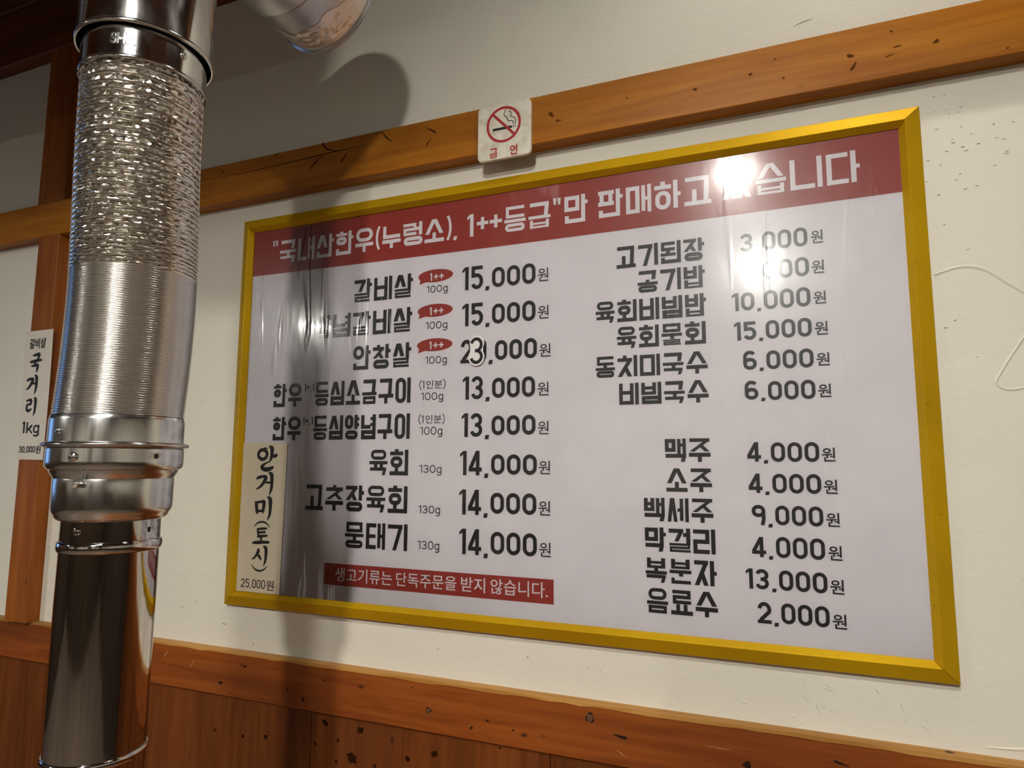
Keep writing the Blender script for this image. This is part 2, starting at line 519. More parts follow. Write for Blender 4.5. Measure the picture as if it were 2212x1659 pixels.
PANEL_SCRATCH = simple('panel_scratch', (0.15, 0.055, 0.018), 0.8, 0, 0.05)
for c in ([(-0.18, -0.985, .0008), (-0.12, -0.990, .0010), (-0.07, -0.992, .0013), (-0.02, -0.998, .0004)], [(-0.185, -0.935, .0008), (-0.1855, -0.97, .0012), (-0.186, -1.01, .0006)], [(-0.06, -0.938, .0004), (-0.062, -0.945, .0010), (-0.063, -0.952, .0003)]):
    ribbon('panel_scratch', c, PANEL_SCRATCH, wains, 0.0043)
YB = -0.0182
CRACKS = [
    [(-0.155, 0.099, .0004), (0.0, 0.097, .0011), (0.10, 0.098, .0016), (0.19, 0.100, .0020), (0.24, 0.1015, .0016), (0.32, 0.101, .0003)],
    [(0.205, 0.1245, .0035), (0.212, 0.113, .0032), (0.232, 0.1035, .0012), (0.26, 0.1005, .0003)],
    [(0.205, 0.0985, .0006), (0.192, 0.090, .0026), (0.178, 0.078, .0020), (0.176, 0.074, .0003)],
    [(0.262, 0.0925, .0020), (0.252, 0.080, .0030), (0.252, 0.076, .0004)],
    [(0.338, 0.123, .0005), (0.350, 0.108, .0026), (0.362, 0.098, .0010)],
    [(0.432, 0.112, .0004), (0.444, 0.1045, .0022), (0.452, 0.0985, .0026), (0.455, 0.095, .0006)],
    [(0.447, 0.091, .0004), (0.437, 0.080, .0022), (0.436, 0.075, .0004)],
    [(-0.06, 0.118, .0006), (-0.046, 0.107, .0014), (-0.044, 0.100, .0004)],
]
for c in CRACKS:
    ribbon('crack', c, CRACK, beam, YB)
KNOT = simple('brown_knot', (0.10, 0.032, 0.006), 0.8, 0, 0.05)
for cx, cz, w, h, a in ((1.118, 0.083, .010, .0055, -20), (1.121, 0.066, .014, .0045, 55), (1.176, 0.083, .011, .0022, 6), (1.222, 0.079, .008, .005, 25), (1.166, 0.072, .012, .0016, 12),
                        (0.672, 0.087, .012, .006, -50), (0.684, 0.074, .010, .0035, -10), (0.985, 0.086, .006, .004, 20), (0.905, 0.080, .007, .004, -30), (1.03, 0.07, .004, .003, 0), (1.02, 0.102, .0035, .0025, 0),
                        (0.80, 0.0885, .0035, .003, 0), (1.30, 0.05, .004, .0025, 0), (1.17, 0.107, .004, .003, -40)):
    n = 14
    ca, sa = math.cos(math.radians(a)), math.sin(math.radians(a))
    vv = []
    for k in range(n):
        t = 2 * math.pi * k / n
        rr = 1 + 0.15 * math.sin(3 * t + cx * 40)
        x, z = 0.5 * w * rr * math.cos(t), 0.5 * h * rr * math.sin(t)
        vv.append((cx + x * ca - z * sa, YB, cz + x * sa + z * ca))
    mk('knot', vv, [tuple(range(n))], KNOT, beam)
# knots, holes and scuffs of the low rail
KNOT_DARK = simple('black_knot', (0.018, 0.009, 0.005), 0.8, 0, 0.1)
for cx, cz, w, h, a in ((0.062, -0.869, .007, .004, 0), (0.004, -0.905, .010, .006, 0), (0.163, -0.897, .006, .003, -60), (0.198, -0.910, .010, .0045, -60), (0.243, -0.872, .005, .003, 0),
                        (0.452, -0.893, .010, .010, 0), (0.725, -0.866, .013, .014, 0), (0.772, -0.886, .020, .0045, -8), (0.945, -0.896, .011, .009, 0), (0.558, -0.894, .005, .0035, 0), (0.53, -0.909, .006, .004, 40),
                        (0.602, -0.902, .004, .003, 0), (0.42, -0.861, .003, .002, 0), (0.29, -0.902, .003, .002, 0), (1.06, -0.875, .02, .003, -14), (1.10, -0.880, .014, .003, -18)):
    n = 12
    ca, sa = math.cos(math.radians(a)), math.sin(math.radians(a))
    vv = []
    for k in range(n):
        t = 2 * math.pi * k / n
        rr = 1 + 0.2 * math.sin(3 * t + cx * 31)
        x, z = 0.5 * w * rr * math.cos(t), 0.5 * h * rr * math.sin(t)
        vv.append((cx + x * ca - z * sa, -0.0032, cz + x * sa + z * ca))
    mk('knot', vv, [tuple(range(n))], KNOT_DARK, rail)
KNOT_GREY = simple('grey_knot_core', (0.11, 0.055, 0.032), 0.8, 0, 0.1)
for cx, cz, r in ((0.452, -0.893, .0036), (0.725, -0.866, .0050)):
    mk('knot_core', [(cx + r * math.cos(t * math.pi / 6), -0.0034, cz + r * 1.1 * math.sin(t * math.pi / 6)) for t in range(12)], [tuple(range(12))], KNOT_GREY, rail)
SCUFF = simple('pale_scuff', (0.42, 0.22, 0.10), 0.6)
for c in ([(-0.136, -0.862, .0005), (-0.140, -0.868, .0022), (-0.146, -0.875, .0006)], [(-0.066, -0.870, .0005), (-0.070, -0.880, .0016), (-0.073, -0.886, .0005)],
          [(0.765, -0.905, .0004), (0.772, -0.909, .0014), (0.778, -0.912, .0004)], [(1.11, -0.872, .0004), (1.125, -0.884, .0010), (1.14, -0.897, .0012), (1.15, -0.905, .0003)],
          [(0.89, -0.879, .0003), (0.91, -0.880, .0010), (0.925, -0.879, .0003)]):
    ribbon('scuff', c, SCUFF, rail, -0.0033)

# trowel ridges and small gouges left in the plaster
def ridge(pts, name='plaster_ridge', h=0.0012, mat=None):
    P = smooth_pts(pts, 8)
    v, f = [], []
    for i, (x, z, w) in enumerate(P):
        x0, z0, _ = P[max(0, i - 1)]
        x1, z1, _ = P[min(len(P) - 1, i + 1)]
        L = math.hypot(x1 - x0, z1 - z0) or 1
        nx, nz = -(z1 - z0) / L, (x1 - x0) / L
        for s, dy in ((0.5, 0), (0.2, 0.75), (0, 1), (-0.2, 0.75), (-0.5, 0)):
            v.append((x + nx * w * s, WY - 0.0001 - h * dy * min(1, w / 0.003), z + nz * w * s))
    for i in range(len(P) - 1):
        for j in range(4):
            f.append((5 * i + j, 5 * i + j + 1, 5 * i + 6 + j, 5 * i + 5 + j))
    mk(name, v, f, mat or PLASTER, wall_back, smooth=True)

RIDGES = [
    [(1.205, -0.236, .003), (1.235, -0.228, .005), (1.262, -0.234, .005), (1.290, -0.258, .005), (1.318, -0.278, .004), (1.38, -0.30, .002)],
    [(1.330, -0.285, .003), (1.300, -0.325, .004), (1.272, -0.370, .004), (1.266, -0.385, .004), (1.278, -0.394, .004), (1.305, -0.388, .003), (1.36, -0.36, .002)],
    [(1.330, -0.425, .003), (1.308, -0.47, .004), (1.297, -0.51, .004), (1.302, -0.524, .004), (1.33, -0.535, .003), (1.38, -0.53, .002)],
    [(1.33, -0.63, .002), (1.305, -0.645, .004), (1.294, -0.665, .002)],
    [(1.225, -0.835, .002), (1.27, -0.830, .006), (1.31, -0.812, .008), (1.36, -0.80, .004)],
    [(1.048, 0.166, .0008), (1.062, 0.1705, .0035), (1.075, 0.171, .0008)],
]
for r_ in RIDGES:
    ridge(r_)
random.seed(21)
GOUGE_SHADE = simple('scratched_paint', (0.50, 0.46, 0.37), 0.7)
for i in range(46):
    x = random.uniform(0.62, 1.22)
    z = random.uniform(-0.838, -0.783)
    a = math.radians(random.choice((-35, -28, -50, -15, -40, -65)) + random.uniform(-8, 8))
    L = random.choice((0.003, 0.004, 0.006, 0.012, 0.016)) * random.uniform(0.7, 1.2)
    if z - 0.5 * L < -0.840:
        continue
    dx, dz = 0.5 * L * math.cos(a), 0.5 * L * math.sin(a)
    ridge([(x - dx, z - dz, .0003), (x, z + 0.0004, .0020), (x + dx, z + dz, .0004)], 'plaster_scratch', 0.0022)
for i in range(60):
    x = random.uniform(1.205, 1.36)
    z = random.uniform(-0.13, 0.02) if i < 36 else random.uniform(-0.80, -0.15)
    L = random.uniform(0.002, 0.007)
    ridge([(x - L / 2, z, .0004), (x, z + random.uniform(-.0008, .0008), random.uniform(.0014, .0028)), (x + L / 2, z + random.uniform(-.001, .001), .0004)], 'plaster_pit', 0.0018)
for x, z, L, a in ((-0.01, -0.802, .012, -12), (0.065, -0.832, .004, -80), (-0.12, -0.78, .004, 30), (-0.085, -0.765, .003, 10), (0.16, -0.79, .003, 0), (0.46, -0.80, .003, 30), (0.62, -0.795, .004, 25)):
    dx, dz = 0.5 * L * math.cos(math.radians(a)), 0.5 * L * math.sin(math.radians(a))
    ridge([(x - dx, z - dz, .0004), (x, z, .0020), (x + dx, z + dz, .0004)], 'scuff_mark', 0.0003, simple('wall_scuff', (0.20, 0.18, 0.15), 0.8))

# ------------------------------------------------------------------ lettering: strokes, digits and Hangul
class Ink:
    """collects flat convex pieces in (x, z)"""
    def __init__(self):
        self.polys = []
    def poly(self, pts):
        self.polys.append(pts)
    def line(self, pts, t, closed=False):
        n = len(pts)
        offs = []
        for i in range(n):
            p = pts[i]
            a = pts[i - 1] if (closed or i > 0) else None
            b = pts[(i + 1) % n] if (closed or i < n - 1) else None
            d1 = d2 = None
            if a:
                L = math.hypot(p[0] - a[0], p[1] - a[1]) or 1e-9
                d1 = ((p[0] - a[0]) / L, (p[1] - a[1]) / L)
            if b:
                L = math.hypot(b[0] - p[0], b[1] - p[1]) or 1e-9
                d2 = ((b[0] - p[0]) / L, (b[1] - p[1]) / L)
            if d1 is None: d1 = d2
            if d2 is None: d2 = d1
            nx, nz = -(d1[1] + d2[1]), d1[0] + d2[0]
            L = math.hypot(nx, nz) or 1e-9
            nx, nz = nx / L, nz / L
            c = nx * -d1[1] + nz * d1[0]
            k = t / 2 / max(0.42, c)
            offs.append(((p[0] + nx * k, p[1] + nz * k), (p[0] - nx * k, p[1] - nz * k)))
        m = n if closed else n - 1
        for i in range(m):
            a, b = offs[i], offs[(i + 1) % n]
            self.poly([a[0], a[1], b[1], b[0]])
    def rect(self, x0, z0, x1, z1):
        self.poly([(x0, z0), (x1, z0), (x1, z1), (x0, z1)])
    def diag(self, x0, z0, x1, z1, wx):
        """slanted bar cut level at both ends, horizontal width wx"""
        self.poly([(x0 - wx / 2, z0), (x0 + wx / 2, z0), (x1 + wx / 2, z1), (x1 - wx / 2, z1)])
    def ring(self, x0, z0, x1, z1, t, rr=None, n=7):
        w, h = x1 - x0, z1 - z0
        x0, z0, x1, z1 = x0 + t / 2, z0 + t / 2, x1 - t / 2, z1 - t / 2
        r = min(x1 - x0, z1 - z0) / 2 if rr is None else min(rr, (x1 - x0) / 2, (z1 - z0) / 2)
        pts = []
        for cx, cz, a0 in ((x1 - r, z1 - r, 0), (x0 + r, z1 - r, 90), (x0 + r, z0 + r, 180), (x1 - r, z0 + r, 270)):
            for k in range(n + 1):
                a = math.radians(a0 + 90 * k / n)
                pts.append((cx + r * math.cos(a), cz + r * math.sin(a)))
        q_ = [pts[0]]
        for p in pts[1:]:
            if math.hypot(p[0] - q_[-1][0], p[1] - q_[-1][1]) > 1e-6:
                q_.append(p)
        if math.hypot(q_[0][0] - q_[-1][0], q_[0][1] - q_[-1][1]) < 1e-6:
            q_.pop()
        self.line(q_, t, True)
    def brush(self, pts):
        P = smooth_pts(pts, 7)
        L = []
        for i, (x, z, w) in enumerate(P):
            x0, z0, _ = P[max(0, i - 1)]
            x1, z1, _ = P[min(len(P) - 1, i + 1)]
            d = math.hypot(x1 - x0, z1 - z0) or 1
            nx, nz = -(z1 - z0) / d, (x1 - x0) / d
            L.append(((x + nx * w / 2, z + nz * w / 2), (x - nx * w / 2, z - nz * w / 2)))
        for a, b in zip(L[:-1], L[1:]):
            self.poly([a[0], a[1], b[1], b[0]])
        for (x, z, w) in (P[0], P[-1]):
            self.poly([(x + w / 2 * math.cos(k * math.pi / 5), z + w / 2 * math.sin(k * math.pi / 5)) for k in range(10)])
    def build(self, name, mat, parent, y):
        v, f = [], []
        for p in self.polys:
            area = sum(p[i][0] * p[(i + 1) % len(p)][1] - p[(i + 1) % len(p)][0] * p[i][1] for i in range(len(p)))
            if area < 0:
                p = p[::-1]
            b = len(v)
            yy = y - 8e-6 * (len(f) % 12)
            v += [(a[0], yy, a[1]) for a in p]
            f.append(tuple(range(b, b + len(p))))
        return mk(name, v, f, mat, parent)

def arc(cx, cz, rx, rz, a0, a1, n=12):
    return [(cx + rx * math.cos(math.radians(a0 + (a1 - a0) * k / n)), cz + rz * math.sin(math.radians(a0 + (a1 - a0) * k / n))) for k in range(n + 1)]

def cons(I, j, x0, z0, x1, z1, t, slant=0.0, leg=None):
    """one consonant j inside a box"""
    w, h = x1 - x0, z1 - z0
    l, r, b, tp = x0 + t / 2, x1 - t / 2, z0 + t / 2, z1 - t / 2
    cx = (x0 + x1) / 2
    if j == 'ㄱ':
        I.rect(x0, z1 - t, x1, z1)
        lz = z0 if leg is None else leg
        wx = t * 1.05
        I.diag(r - slant * w, lz, r, z1 - t * 0.5, wx)
    elif j == 'ㄴ':
        I.line([(l, z1), (l, b), (x1, b)], t)
    elif j == 'ㄷ':
        I.line([(x1, tp), (l, tp), (l, b), (x1, b)], t)
    elif j == 'ㄹ':
        m = (b + tp) / 2
        I.line([(x0, tp), (r, tp), (r, m), (l, m), (l, b), (x1, b)], min(t, h * 0.24))
    elif j == 'ㅁ':
        I.line([(l, b), (r, b), (r, tp), (l, tp)], t, True)
    elif j == 'ㅂ':
        I.rect(x0, z0, x0 + t, z1); I.rect(x1 - t, z0, x1, z1)
        I.rect(x0, z0, x1, z0 + min(t, h * .26))
        m = z0 + h * 0.56
        I.rect(x0, m - min(t, h * .26) / 2, x1, m + min(t, h * .26) / 2)
    elif j == 'ㅅ':
        wx = min(t * 1.18 if w > h * 0.9 else t * 1.08, w * 0.36)
        I.diag(x0 + wx / 2, z0, cx - t * 0.1, z1, wx)
        I.diag(x1 - wx / 2, z0, cx + t * 0.1, z1, wx)
    elif j == 'ㅆ':
        cons(I, 'ㅅ', x0, z0, x0 + w * 0.53, z1, t); cons(I, 'ㅅ', x0 + w * 0.47, z0, x1, z1, t)
    elif j == 'ㅇ':
        I.ring(x0, z0, x1, z1, t)
    elif j == 'ㅈ' or j == 'ㅊ':
        top = z1
        if j == 'ㅊ':
            th = min(t * 0.75, h * 0.16)
            I.rect(cx - t * 0.5, z1 - th, cx + t * 0.5, z1)
            top = z1 - th
        bt = min(t, h * 0.27)
        I.rect(x0, top - bt, x1, top)
        wx = min(t * 1.25, w * 0.33)
        I.diag(x0 + wx / 2, z0, x1 - wx / 2, top - bt * 0.6, wx)
        mz = z0 + (top - z0) * 0.50
        I.diag(x1 - wx / 2, z0, cx + wx * 0.12, mz, wx)
    elif j == 'ㅎ':
        th = h * 0.13
        bt = min(t, h * 0.2)
        I.rect(cx - t * 0.55, z1 - th, cx + t * 0.55, z1)
        I.rect(x0, z1 - th - bt, x1, z1 - th)
        ins = w * 0.04
        I.ring(x0 + ins, z0, x1 - ins, z1 - th - bt - h * 0.06, t)
    elif j == 'ㅌ':
        I.line([(x1, tp), (l, tp), (l, b), (x1, b)], t)
        m = (b + tp) / 2
        I.rect(x0, m - t * .45, x1 - w * 0.05, m + t * .45)
    elif j == 'ㅍ':
        I.rect(x0, z1 - t, x1, z1); I.rect(x0, z0, x1, z0 + t)
        I.rect(x0 + w * .22 - t / 2, z0, x0 + w * .22 + t / 2, z1); I.rect(x1 - w * .22 - t / 2, z0, x1 - w * .22 + t / 2, z1)

LEADS = 'ㄱㄲㄴㄷㄸㄹㅁㅂㅃㅅㅆㅇㅈㅉㅊㅋㅌㅍㅎ'
VOW = 'ㅏㅐㅑㅒㅓㅔㅕㅖㅗㅘㅙㅚㅛㅜㅝㅞㅟㅠㅡㅢㅣ'
TAILS = ['', 'ㄱ', 'ㄲ', 'ㄳ', 'ㄴ', 'ㄵ', 'ㄶ', 'ㄷ', 'ㄹ', 'ㄺ', 'ㄻ', 'ㄼ', 'ㄽ', 'ㄾ', 'ㄿ', 'ㅀ', 'ㅁ', 'ㅂ', 'ㅄ', 'ㅅ', 'ㅆ', 'ㅇ', 'ㅈ', 'ㅊ', 'ㅋ', 'ㅌ', 'ㅍ', 'ㅎ']

def syllable(I, ch, x0, z0, x1, z1, t):
    k = ord(ch) - 0xAC00
    c, v, f = LEADS[k // 588], VOW[(k % 588) // 28], TAILS[k % 28]
    w, h = x1 - x0, z1 - z0
    g = 0.075 * w
    if v in 'ㅏㅐㅑㅓㅔㅕㅣ':
        tick = 0.11 * w
        if v in 'ㅏㅑ':
            vr = x1 - tick
        else:
            vr = x1
        vl = vr - t
        if v == 'ㅐ' or v == 'ㅔ':
            t2 = t * 0.88
            vl2 = vr - t2 - 0.085 * w - t2
            cr = vl2 - g * (1 if v == 'ㅐ' else 1.5)
        elif v in 'ㅓㅕ':
            cr = vl - tick * 1.15
        else:
            cr = vl - g
        tf = t
        if f:
            ft = z0 + 0.37 * h
            if f == 'ㄹ': ft = z0 + 0.40 * h
            if f == 'ㅆ': ft = z0 + 0.34 * h
            cb = ft + 0.055 * h
            merge = f in 'ㄴㅁㅂㄱㄹ'
            vb = ft - (t * 0.5 if f in 'ㄱㄹ' else 0) if f in 'ㄱㄹ' else (z0 if f in 'ㄴㅁㅂ' else ft + 0.05 * h)
            xf0 = x0 + 0.02 * w
            if f == 'ㄴ':
                cons(I, f, xf0, z0, vr, z0 + 0.27 * h, t)
            elif f == 'ㅇ':
                I.ring(x0 + 0.04 * w, z0, vr + 0.03 * w, ft, t)
            elif f == 'ㄱ':
                cons(I, f, xf0, z0, vr, ft - 0.03 * h, t, 0.07)
                vb = ft - t
            elif f == 'ㄹ':
                cons(I, f, xf0, z0, vr, ft, t * 0.8)
            else:
                cons(I, f, xf0, z0, vr, ft, t)
        else:
            cb, vb = z0, z0
        top_c = z1
        if c == 'ㄱ':
            cons(I, c, x0, cb, cr, z1 - 0.03 * h, t, 0.42 if not f else 0.34)
        elif c == 'ㅎ':
            cons(I, c, x0, cb, cr, z1, t)
        elif c in 'ㅅㅈㅊ' and not f:
            cons(I, c, x0, z0, cr, z1, t)
        elif c == 'ㅇ':
            cons(I, c, x0, cb + (0.0 if f else 0), cr, z1 - 0.0 * h, t)
        else:
            cons(I, c, x0, cb, cr, z1 - 0.02 * h, t)
        if v == 'ㅐ' or v == 'ㅔ':
            t2 = t * 0.88
            vl2 = vr - 2 * t2 - 0.085 * w
            I.rect(vr - t2, vb, vr, z1)
            I.rect(vl2, vb + (0.05 * h if not f else 0), vl2 + t2, z1 - 0.02 * h)
            mz = (max(vb, cb) + z1) / 2
            if v == 'ㅐ':
                I.rect(vl2, mz - t * 0.42, vr, mz + t * 0.42)
            else:
                I.rect(vl2 - tick, mz - t * 0.42, vl2, mz + t * 0.42)
        else:
            I.rect(vl, vb, vr, z1)
            mz = (max(vb, cb) + z1) / 2
            if v == 'ㅏ':
                I.rect(vr, mz - t * 0.45, x1, mz + t * 0.45)
            elif v == 'ㅑ':
                for s in (-1, 1):
                    I.rect(vr, mz + s * 0.12 * h - t * 0.4, x1, mz + s * 0.12 * h + t * 0.4)
            elif v == 'ㅓ':
                I.rect(vl - tick * 1.3, mz - t * 0.45, vl, mz + t * 0.45)
            elif v == 'ㅕ':
                for s in (-1, 1):
                    I.rect(vl - tick * 1.3, mz + s * 0.12 * h - t * 0.4, vl, mz + s * 0.12 * h + t * 0.4)
    elif v in 'ㅗㅛㅜㅠㅡ':
        cx = (x0 + x1) / 2
        ins = 0.07 * w
        if not f:
            if v in 'ㅗㅛ':
                I.rect(x0, z0, x1, z0 + t)
                if c == 'ㄱ':
                    cons(I, c, x0 + ins * .6, z0 + t, x1 - ins, z1, t, 0.05)
                    I.rect(cx - w * 0.12 - t / 2, z0 + t, cx - w * 0.12 + t / 2, z0 + h * 0.56)
                elif c == 'ㅅ':
                    cons(I, c, x0 + ins * .5, z0 + 0.36 * h, x1 - ins * .5, z1, t)
                    I.rect(cx - t / 2, z0 + t, cx + t / 2, z0 + 0.42 * h)
                else:
                    cb = z0 + 0.42 * h
                    cons(I, c, x0 + ins, cb, x1 - ins, z1, t)
                    tt = t if v == 'ㅗ' else t * 0.9
                    for sx in ((0,) if v == 'ㅗ' else (-0.17 * w, 0.17 * w)):
                        I.rect(cx + sx - tt / 2, z0 + t, cx + sx + tt / 2, cb - (0.0 if v == 'ㅛ' else 0.02 * h))
            else:
                bz = z0 + 0.385 * h
                I.rect(x0, bz - t, x1, bz)
                for sx in ((0,) if v == 'ㅜ' else (-0.17 * w, 0.17 * w)):
                    I.rect(cx + sx - t / 2, z0, cx + sx + t / 2, bz - t)
                cb = bz + (0.0 if c == 'ㄱ' else 0.055 * h)
                if c == 'ㄱ':
                    cons(I, c, x0 + ins, cb, x1 - ins * 1.4, z1, t, 0.05)
                else:
                    cons(I, c, x0 + ins * .5, cb, x1 - ins * .5, z1, t)
        else:
            tb = t * 0.82
            ft = z0 + 0.315 * h
            bz = z0 + (0.50 if v in 'ㅗㅜㅠ' else 0.485) * h
            if v == 'ㅗ': bz = z0 + 0.47 * h
            if v in 'ㅜㅠ': bz = z0 + 0.555 * h
            I.rect(x0, bz - tb, x1, bz)
            if v == 'ㅗ':
                cb = bz + 0.11 * h
                I.rect(cx - t / 2, bz, cx + t / 2, cb + (0 if c in 'ㄷㅂㄹㅁ' else -0.0))
            elif v in 'ㅜㅠ':
                cb = bz + 0.05 * h
                ft = z0 + 0.30 * h
                for sx in ((0.02 * w,) if v == 'ㅜ' else (-0.15 * w, 0.17 * w)):
                    I.rect(cx + sx - t / 2, ft, cx + sx + t / 2, bz - tb)
            else:
                cb = bz + 0.05 * h
                if c == 'ㄱ': cb = bz
            cons(I, c, x0 + ins, cb, x1 - ins, z1, tb if c in 'ㄹㅁㄷㅇ' else t, 0.06)
            if c == 'ㅂ':
                pass
            if f == 'ㅇ':
                I.ring(x0 + ins * .6, z0, x1 - ins * .6, ft, tb)
            elif f == 'ㄱ':
                cons(I, f, x0 + ins * .6, z0, x1 - ins * .8, ft, tb, 0.09)
            elif f == 'ㄴ':
                cons(I, f, x0 + ins, z0, x1 - ins * .5, ft - 0.06 * h, tb)
            else:
                cons(I, f, x0 + ins, z0, x1 - ins, ft, tb * (0.86 if f == 'ㄹ' else 0.95))
    elif v == 'ㅚ':
        vr, vl = x1, x1 - t
        cr = vl - g
        cx = (x0 + cr) / 2
        if not f:
            I.rect(vl, z0, vr, z1)
            I.rect(x0, z0, vr, z0 + t)
            cb = z0 + 0.30 * h
            cons(I, c, x0 + 0.01 * w, cb, cr - 0.02 * w, z1 + 0.02 * h, t)
            I.rect(cx - t / 2, z0 + t, cx + t / 2, cb + 0.02 * h)
        else:
            I.rect(vl, z0, vr, z1)
            bz = z0 + 0.47 * h
            I.rect(x0, bz - t * .8, cr + g * .3, bz)
            I.rect(cx - t / 2, bz, cx + t / 2, bz + 0.12 * h)
            cons(I, c, x0 + 0.03 * w, bz + 0.10 * h, cr - 0.02 * w, z1 - 0.03 * h, t * 0.85)
            cons(I, f, x0 + 0.02 * w, z0, vr, z0 + 0.27 * h, t)

def hangul(I, text, x0, x1, z0, z1, t, gap=0.13):
    n = len(text)
    cw = (x1 - x0) / (n + gap * (n - 1))
    for i, ch in enumerate(text):
        a = x0 + i * cw * (1 + gap)
        syllable(I, ch, a, z0, a + cw, z1, t)

def digit(I, ch, x0, z0, x1, z1, t):
    w, h = x1 - x0, z1 - z0
    l, r, b, tp = x0 + t / 2, x1 - t / 2, z0 + t / 2, z1 - t / 2
    cx = (l + r) / 2
    if ch == '0':
        I.ring(x0, z0, x1, z1, t, w * 0.44)
    elif ch == '1':
        I.rect(x1 - t, z0, x1, z1)
        I.poly([(x1 - t, z1), (x0, z1 - h * .13), (x0, z1 - h * .13 - t * .75), (x1 - t, z1 - t * .95)])
    elif ch == '2':
        rz = h * 0.27
        pts = arc(cx, tp - rz, r - cx, rz, 170, -20, 14)
        I.line(pts + [(l + t * .25, b + t * 0.35)], t)
        I.rect(x0, z0, x1, z0 + t * 0.95)
    elif ch == '3':
        rz = (tp - b) / 4
        I.line(arc(cx - w * .02, tp - rz, (r - cx) * .95, rz, 165, -90, 14) + [(cx - w * .12, tp - 2 * rz)], t * .95)
        I.line([(cx - w * .12, b + 2 * rz)] + arc(cx - w * .02, b + rz, r - cx, rz, 90, -165, 14), t * .95)
    elif ch == '4':
        I.rect(x1 - w * .18 - t, z0, x1 - w * .18, z1)
        bz = z0 + h * .24
        I.rect(x0, bz - t / 2, x1, bz + t / 2)
        I.poly([(x0, bz + t / 2), (x0 + t * 1.05, bz + t / 2 - t * .2), (x1 - w * .18, z1), (x1 - w * .18 - t * 1.05, z1)])
    elif ch == '5':
        mz = z0 + h * .60
        I.rect(x0 + w * .06, z1 - t, x1 - w * .04, z1)
        I.rect(x0 + w * .06, mz - t * .6, x0 + w * .06 + t, z1)
        rz = (mz - b) / 2
        I.line([(x0 + w * .08, mz)] + arc(cx, b + rz, r - cx, rz, 90, -155, 14), t)
    elif ch == '6':
        I.ring(x0, z0, x1, z0 + h * .62, t, w * .44)
        I.line([(l, z0 + h * .3), (l, z0 + h * .62)] + arc(cx, tp - h * .24, r - cx, h * .24, 180, 35, 10), t)
    elif ch == '9':
        I.ring(x0, z1 - h * .60, x1, z1, t, w * .44)
        I.line([(r, z1 - h * .3), (r, z0 + h * .3), (r - w * .1, z0)], t)
    elif ch == ',' or ch == '.':
        I.diag(x0 + t * .5, z0 - h * .10, x0 + t * .72, z0 + h * .08, t * 1.05)
    elif ch == '+':
        m = (z0 + z1) / 2
        I.rect(x0, m - t / 2, x1, m + t / 2); I.rect(cx - t / 2, m - w / 2, cx + t / 2, m + w / 2)
    elif ch == 'g':
        I.ring(x0, z0, x1, z1, t, w * .48)
        I.line([(r, z1), (r, z0 - h * .10)] + arc(cx, z0 - h * .10, r - cx, h * .25, 0, -155, 10), t)
    elif ch == 'k':
        I.rect(x0, z0, x0 + t, z1 + h * .38)
        I.line([(x0 + t, z0 + h * .38), (x1 - t * .4, z1)], t); I.line([(x0 + w * .42, z0 + h * .55), (x1 - t * .3, z0)], t)

DW = {'1': 0.52, ',': 0.36, '.': 0.36, '+': 0.85}
def number(I, text, x0, x1, z0, z1, t, gap=0.17, zero=None):
    wd = [DW.get(c, 1.0) for c in text]
    u = (x1 - x0) / (sum(wd) + gap * (len(text) - 1))
    x = x0
    tail = False
    for c, q_ in zip(text, wd):
        a, b = (z0, z1) if not (tail and zero) else zero
        digit(I, c, x, a, x + q_ * u, b, t if not (tail and zero) else t * 0.97)
        if c == ',':
            tail = True
        x += (q_ + gap) * u

def font_mesh(name, text, x0, x1, z0, z1, mat, parent, y, bold=0.0, shear=0.0):
    """thin lettering set in the program's own typeface, fitted to a box"""
    cu = bpy.data.curves.new('lettering', 'FONT')
    cu.body = text
    cu.size = 1.0
    cu.offset = bold
    cu.shear = shear
    cu.resolution_u = 3
    tmp = bpy.data.objects.new('lettering', cu)
    COL.objects.link(tmp)
    dg = bpy.context.evaluated_depsgraph_get()
    me = bpy.data.meshes.new_from_object(tmp.evaluated_get(dg))
    bpy.data.objects.remove(tmp)
    bpy.data.curves.remove(cu)
    xs = [v.co.x for v in me.vertices]; ys = [v.co.y for v in me.vertices]
    ax, bx, ay, by = min(xs), max(xs), min(ys), max(ys)
    for v in me.vertices:
        v.co = ((v.co.x - ax) / (bx - ax) * (x1 - x0) + x0, y, (v.co.y - ay) / (by - ay) * (z1 - z0) + z0 + Z0)
    me.materials.clear()
    me.materials.append(mat)
    me.name = name
    return link(name, me, parent)

# ------------------------------------------------------------------ the framed menu board
SW, SH, IN = 1.2, 0.7618, 0.0262
board = thing('menu_board', 'large wall menu in a mustard yellow frame with maroon Korean headline and prices', 'menu board', (0.6, WY, -SH))
PROF = [(0.0, WY), (0.0, 0.0), (0.0010, -0.0012), (0.0183, -0.0088), (0.0190, -0.0090), (0.0196, -0.0085), (IN, 0.0014), (IN, 0.0035)]
def frame_side(a, b, nrm):
    """a, b outer corners (x, z); nrm = inward direction"""
    d = Vector((b[0] - a[0], b[1] - a[1])).normalized()
    v, f = [], []
    for (cx, cz), s in ((a, 1), (b, -1)):
        for t_, y in PROF:
            e = 0.0003
            v.append((cx + nrm[0] * t_ + d[0] * s * (t_ + e), y, cz + nrm[1] * t_ + d[1] * s * (t_ + e)))
    n = len(PROF)
    for i in range(n - 1):
        f.append((i, i + 1, n + i + 1, n + i))
    f += [tuple(range(n)), tuple(range(2 * n - 1, n - 1, -1))]
    return mk('frame_rail', v, f, FRAME, board)
frame_side((0, 0), (SW, 0), (0, -1))
frame_side((SW, 0), (SW, -SH), (-1, 0))
frame_side((SW, -SH), (0, -SH), (0, 1))
frame_side((0, -SH), (0, 0), (1, 0))

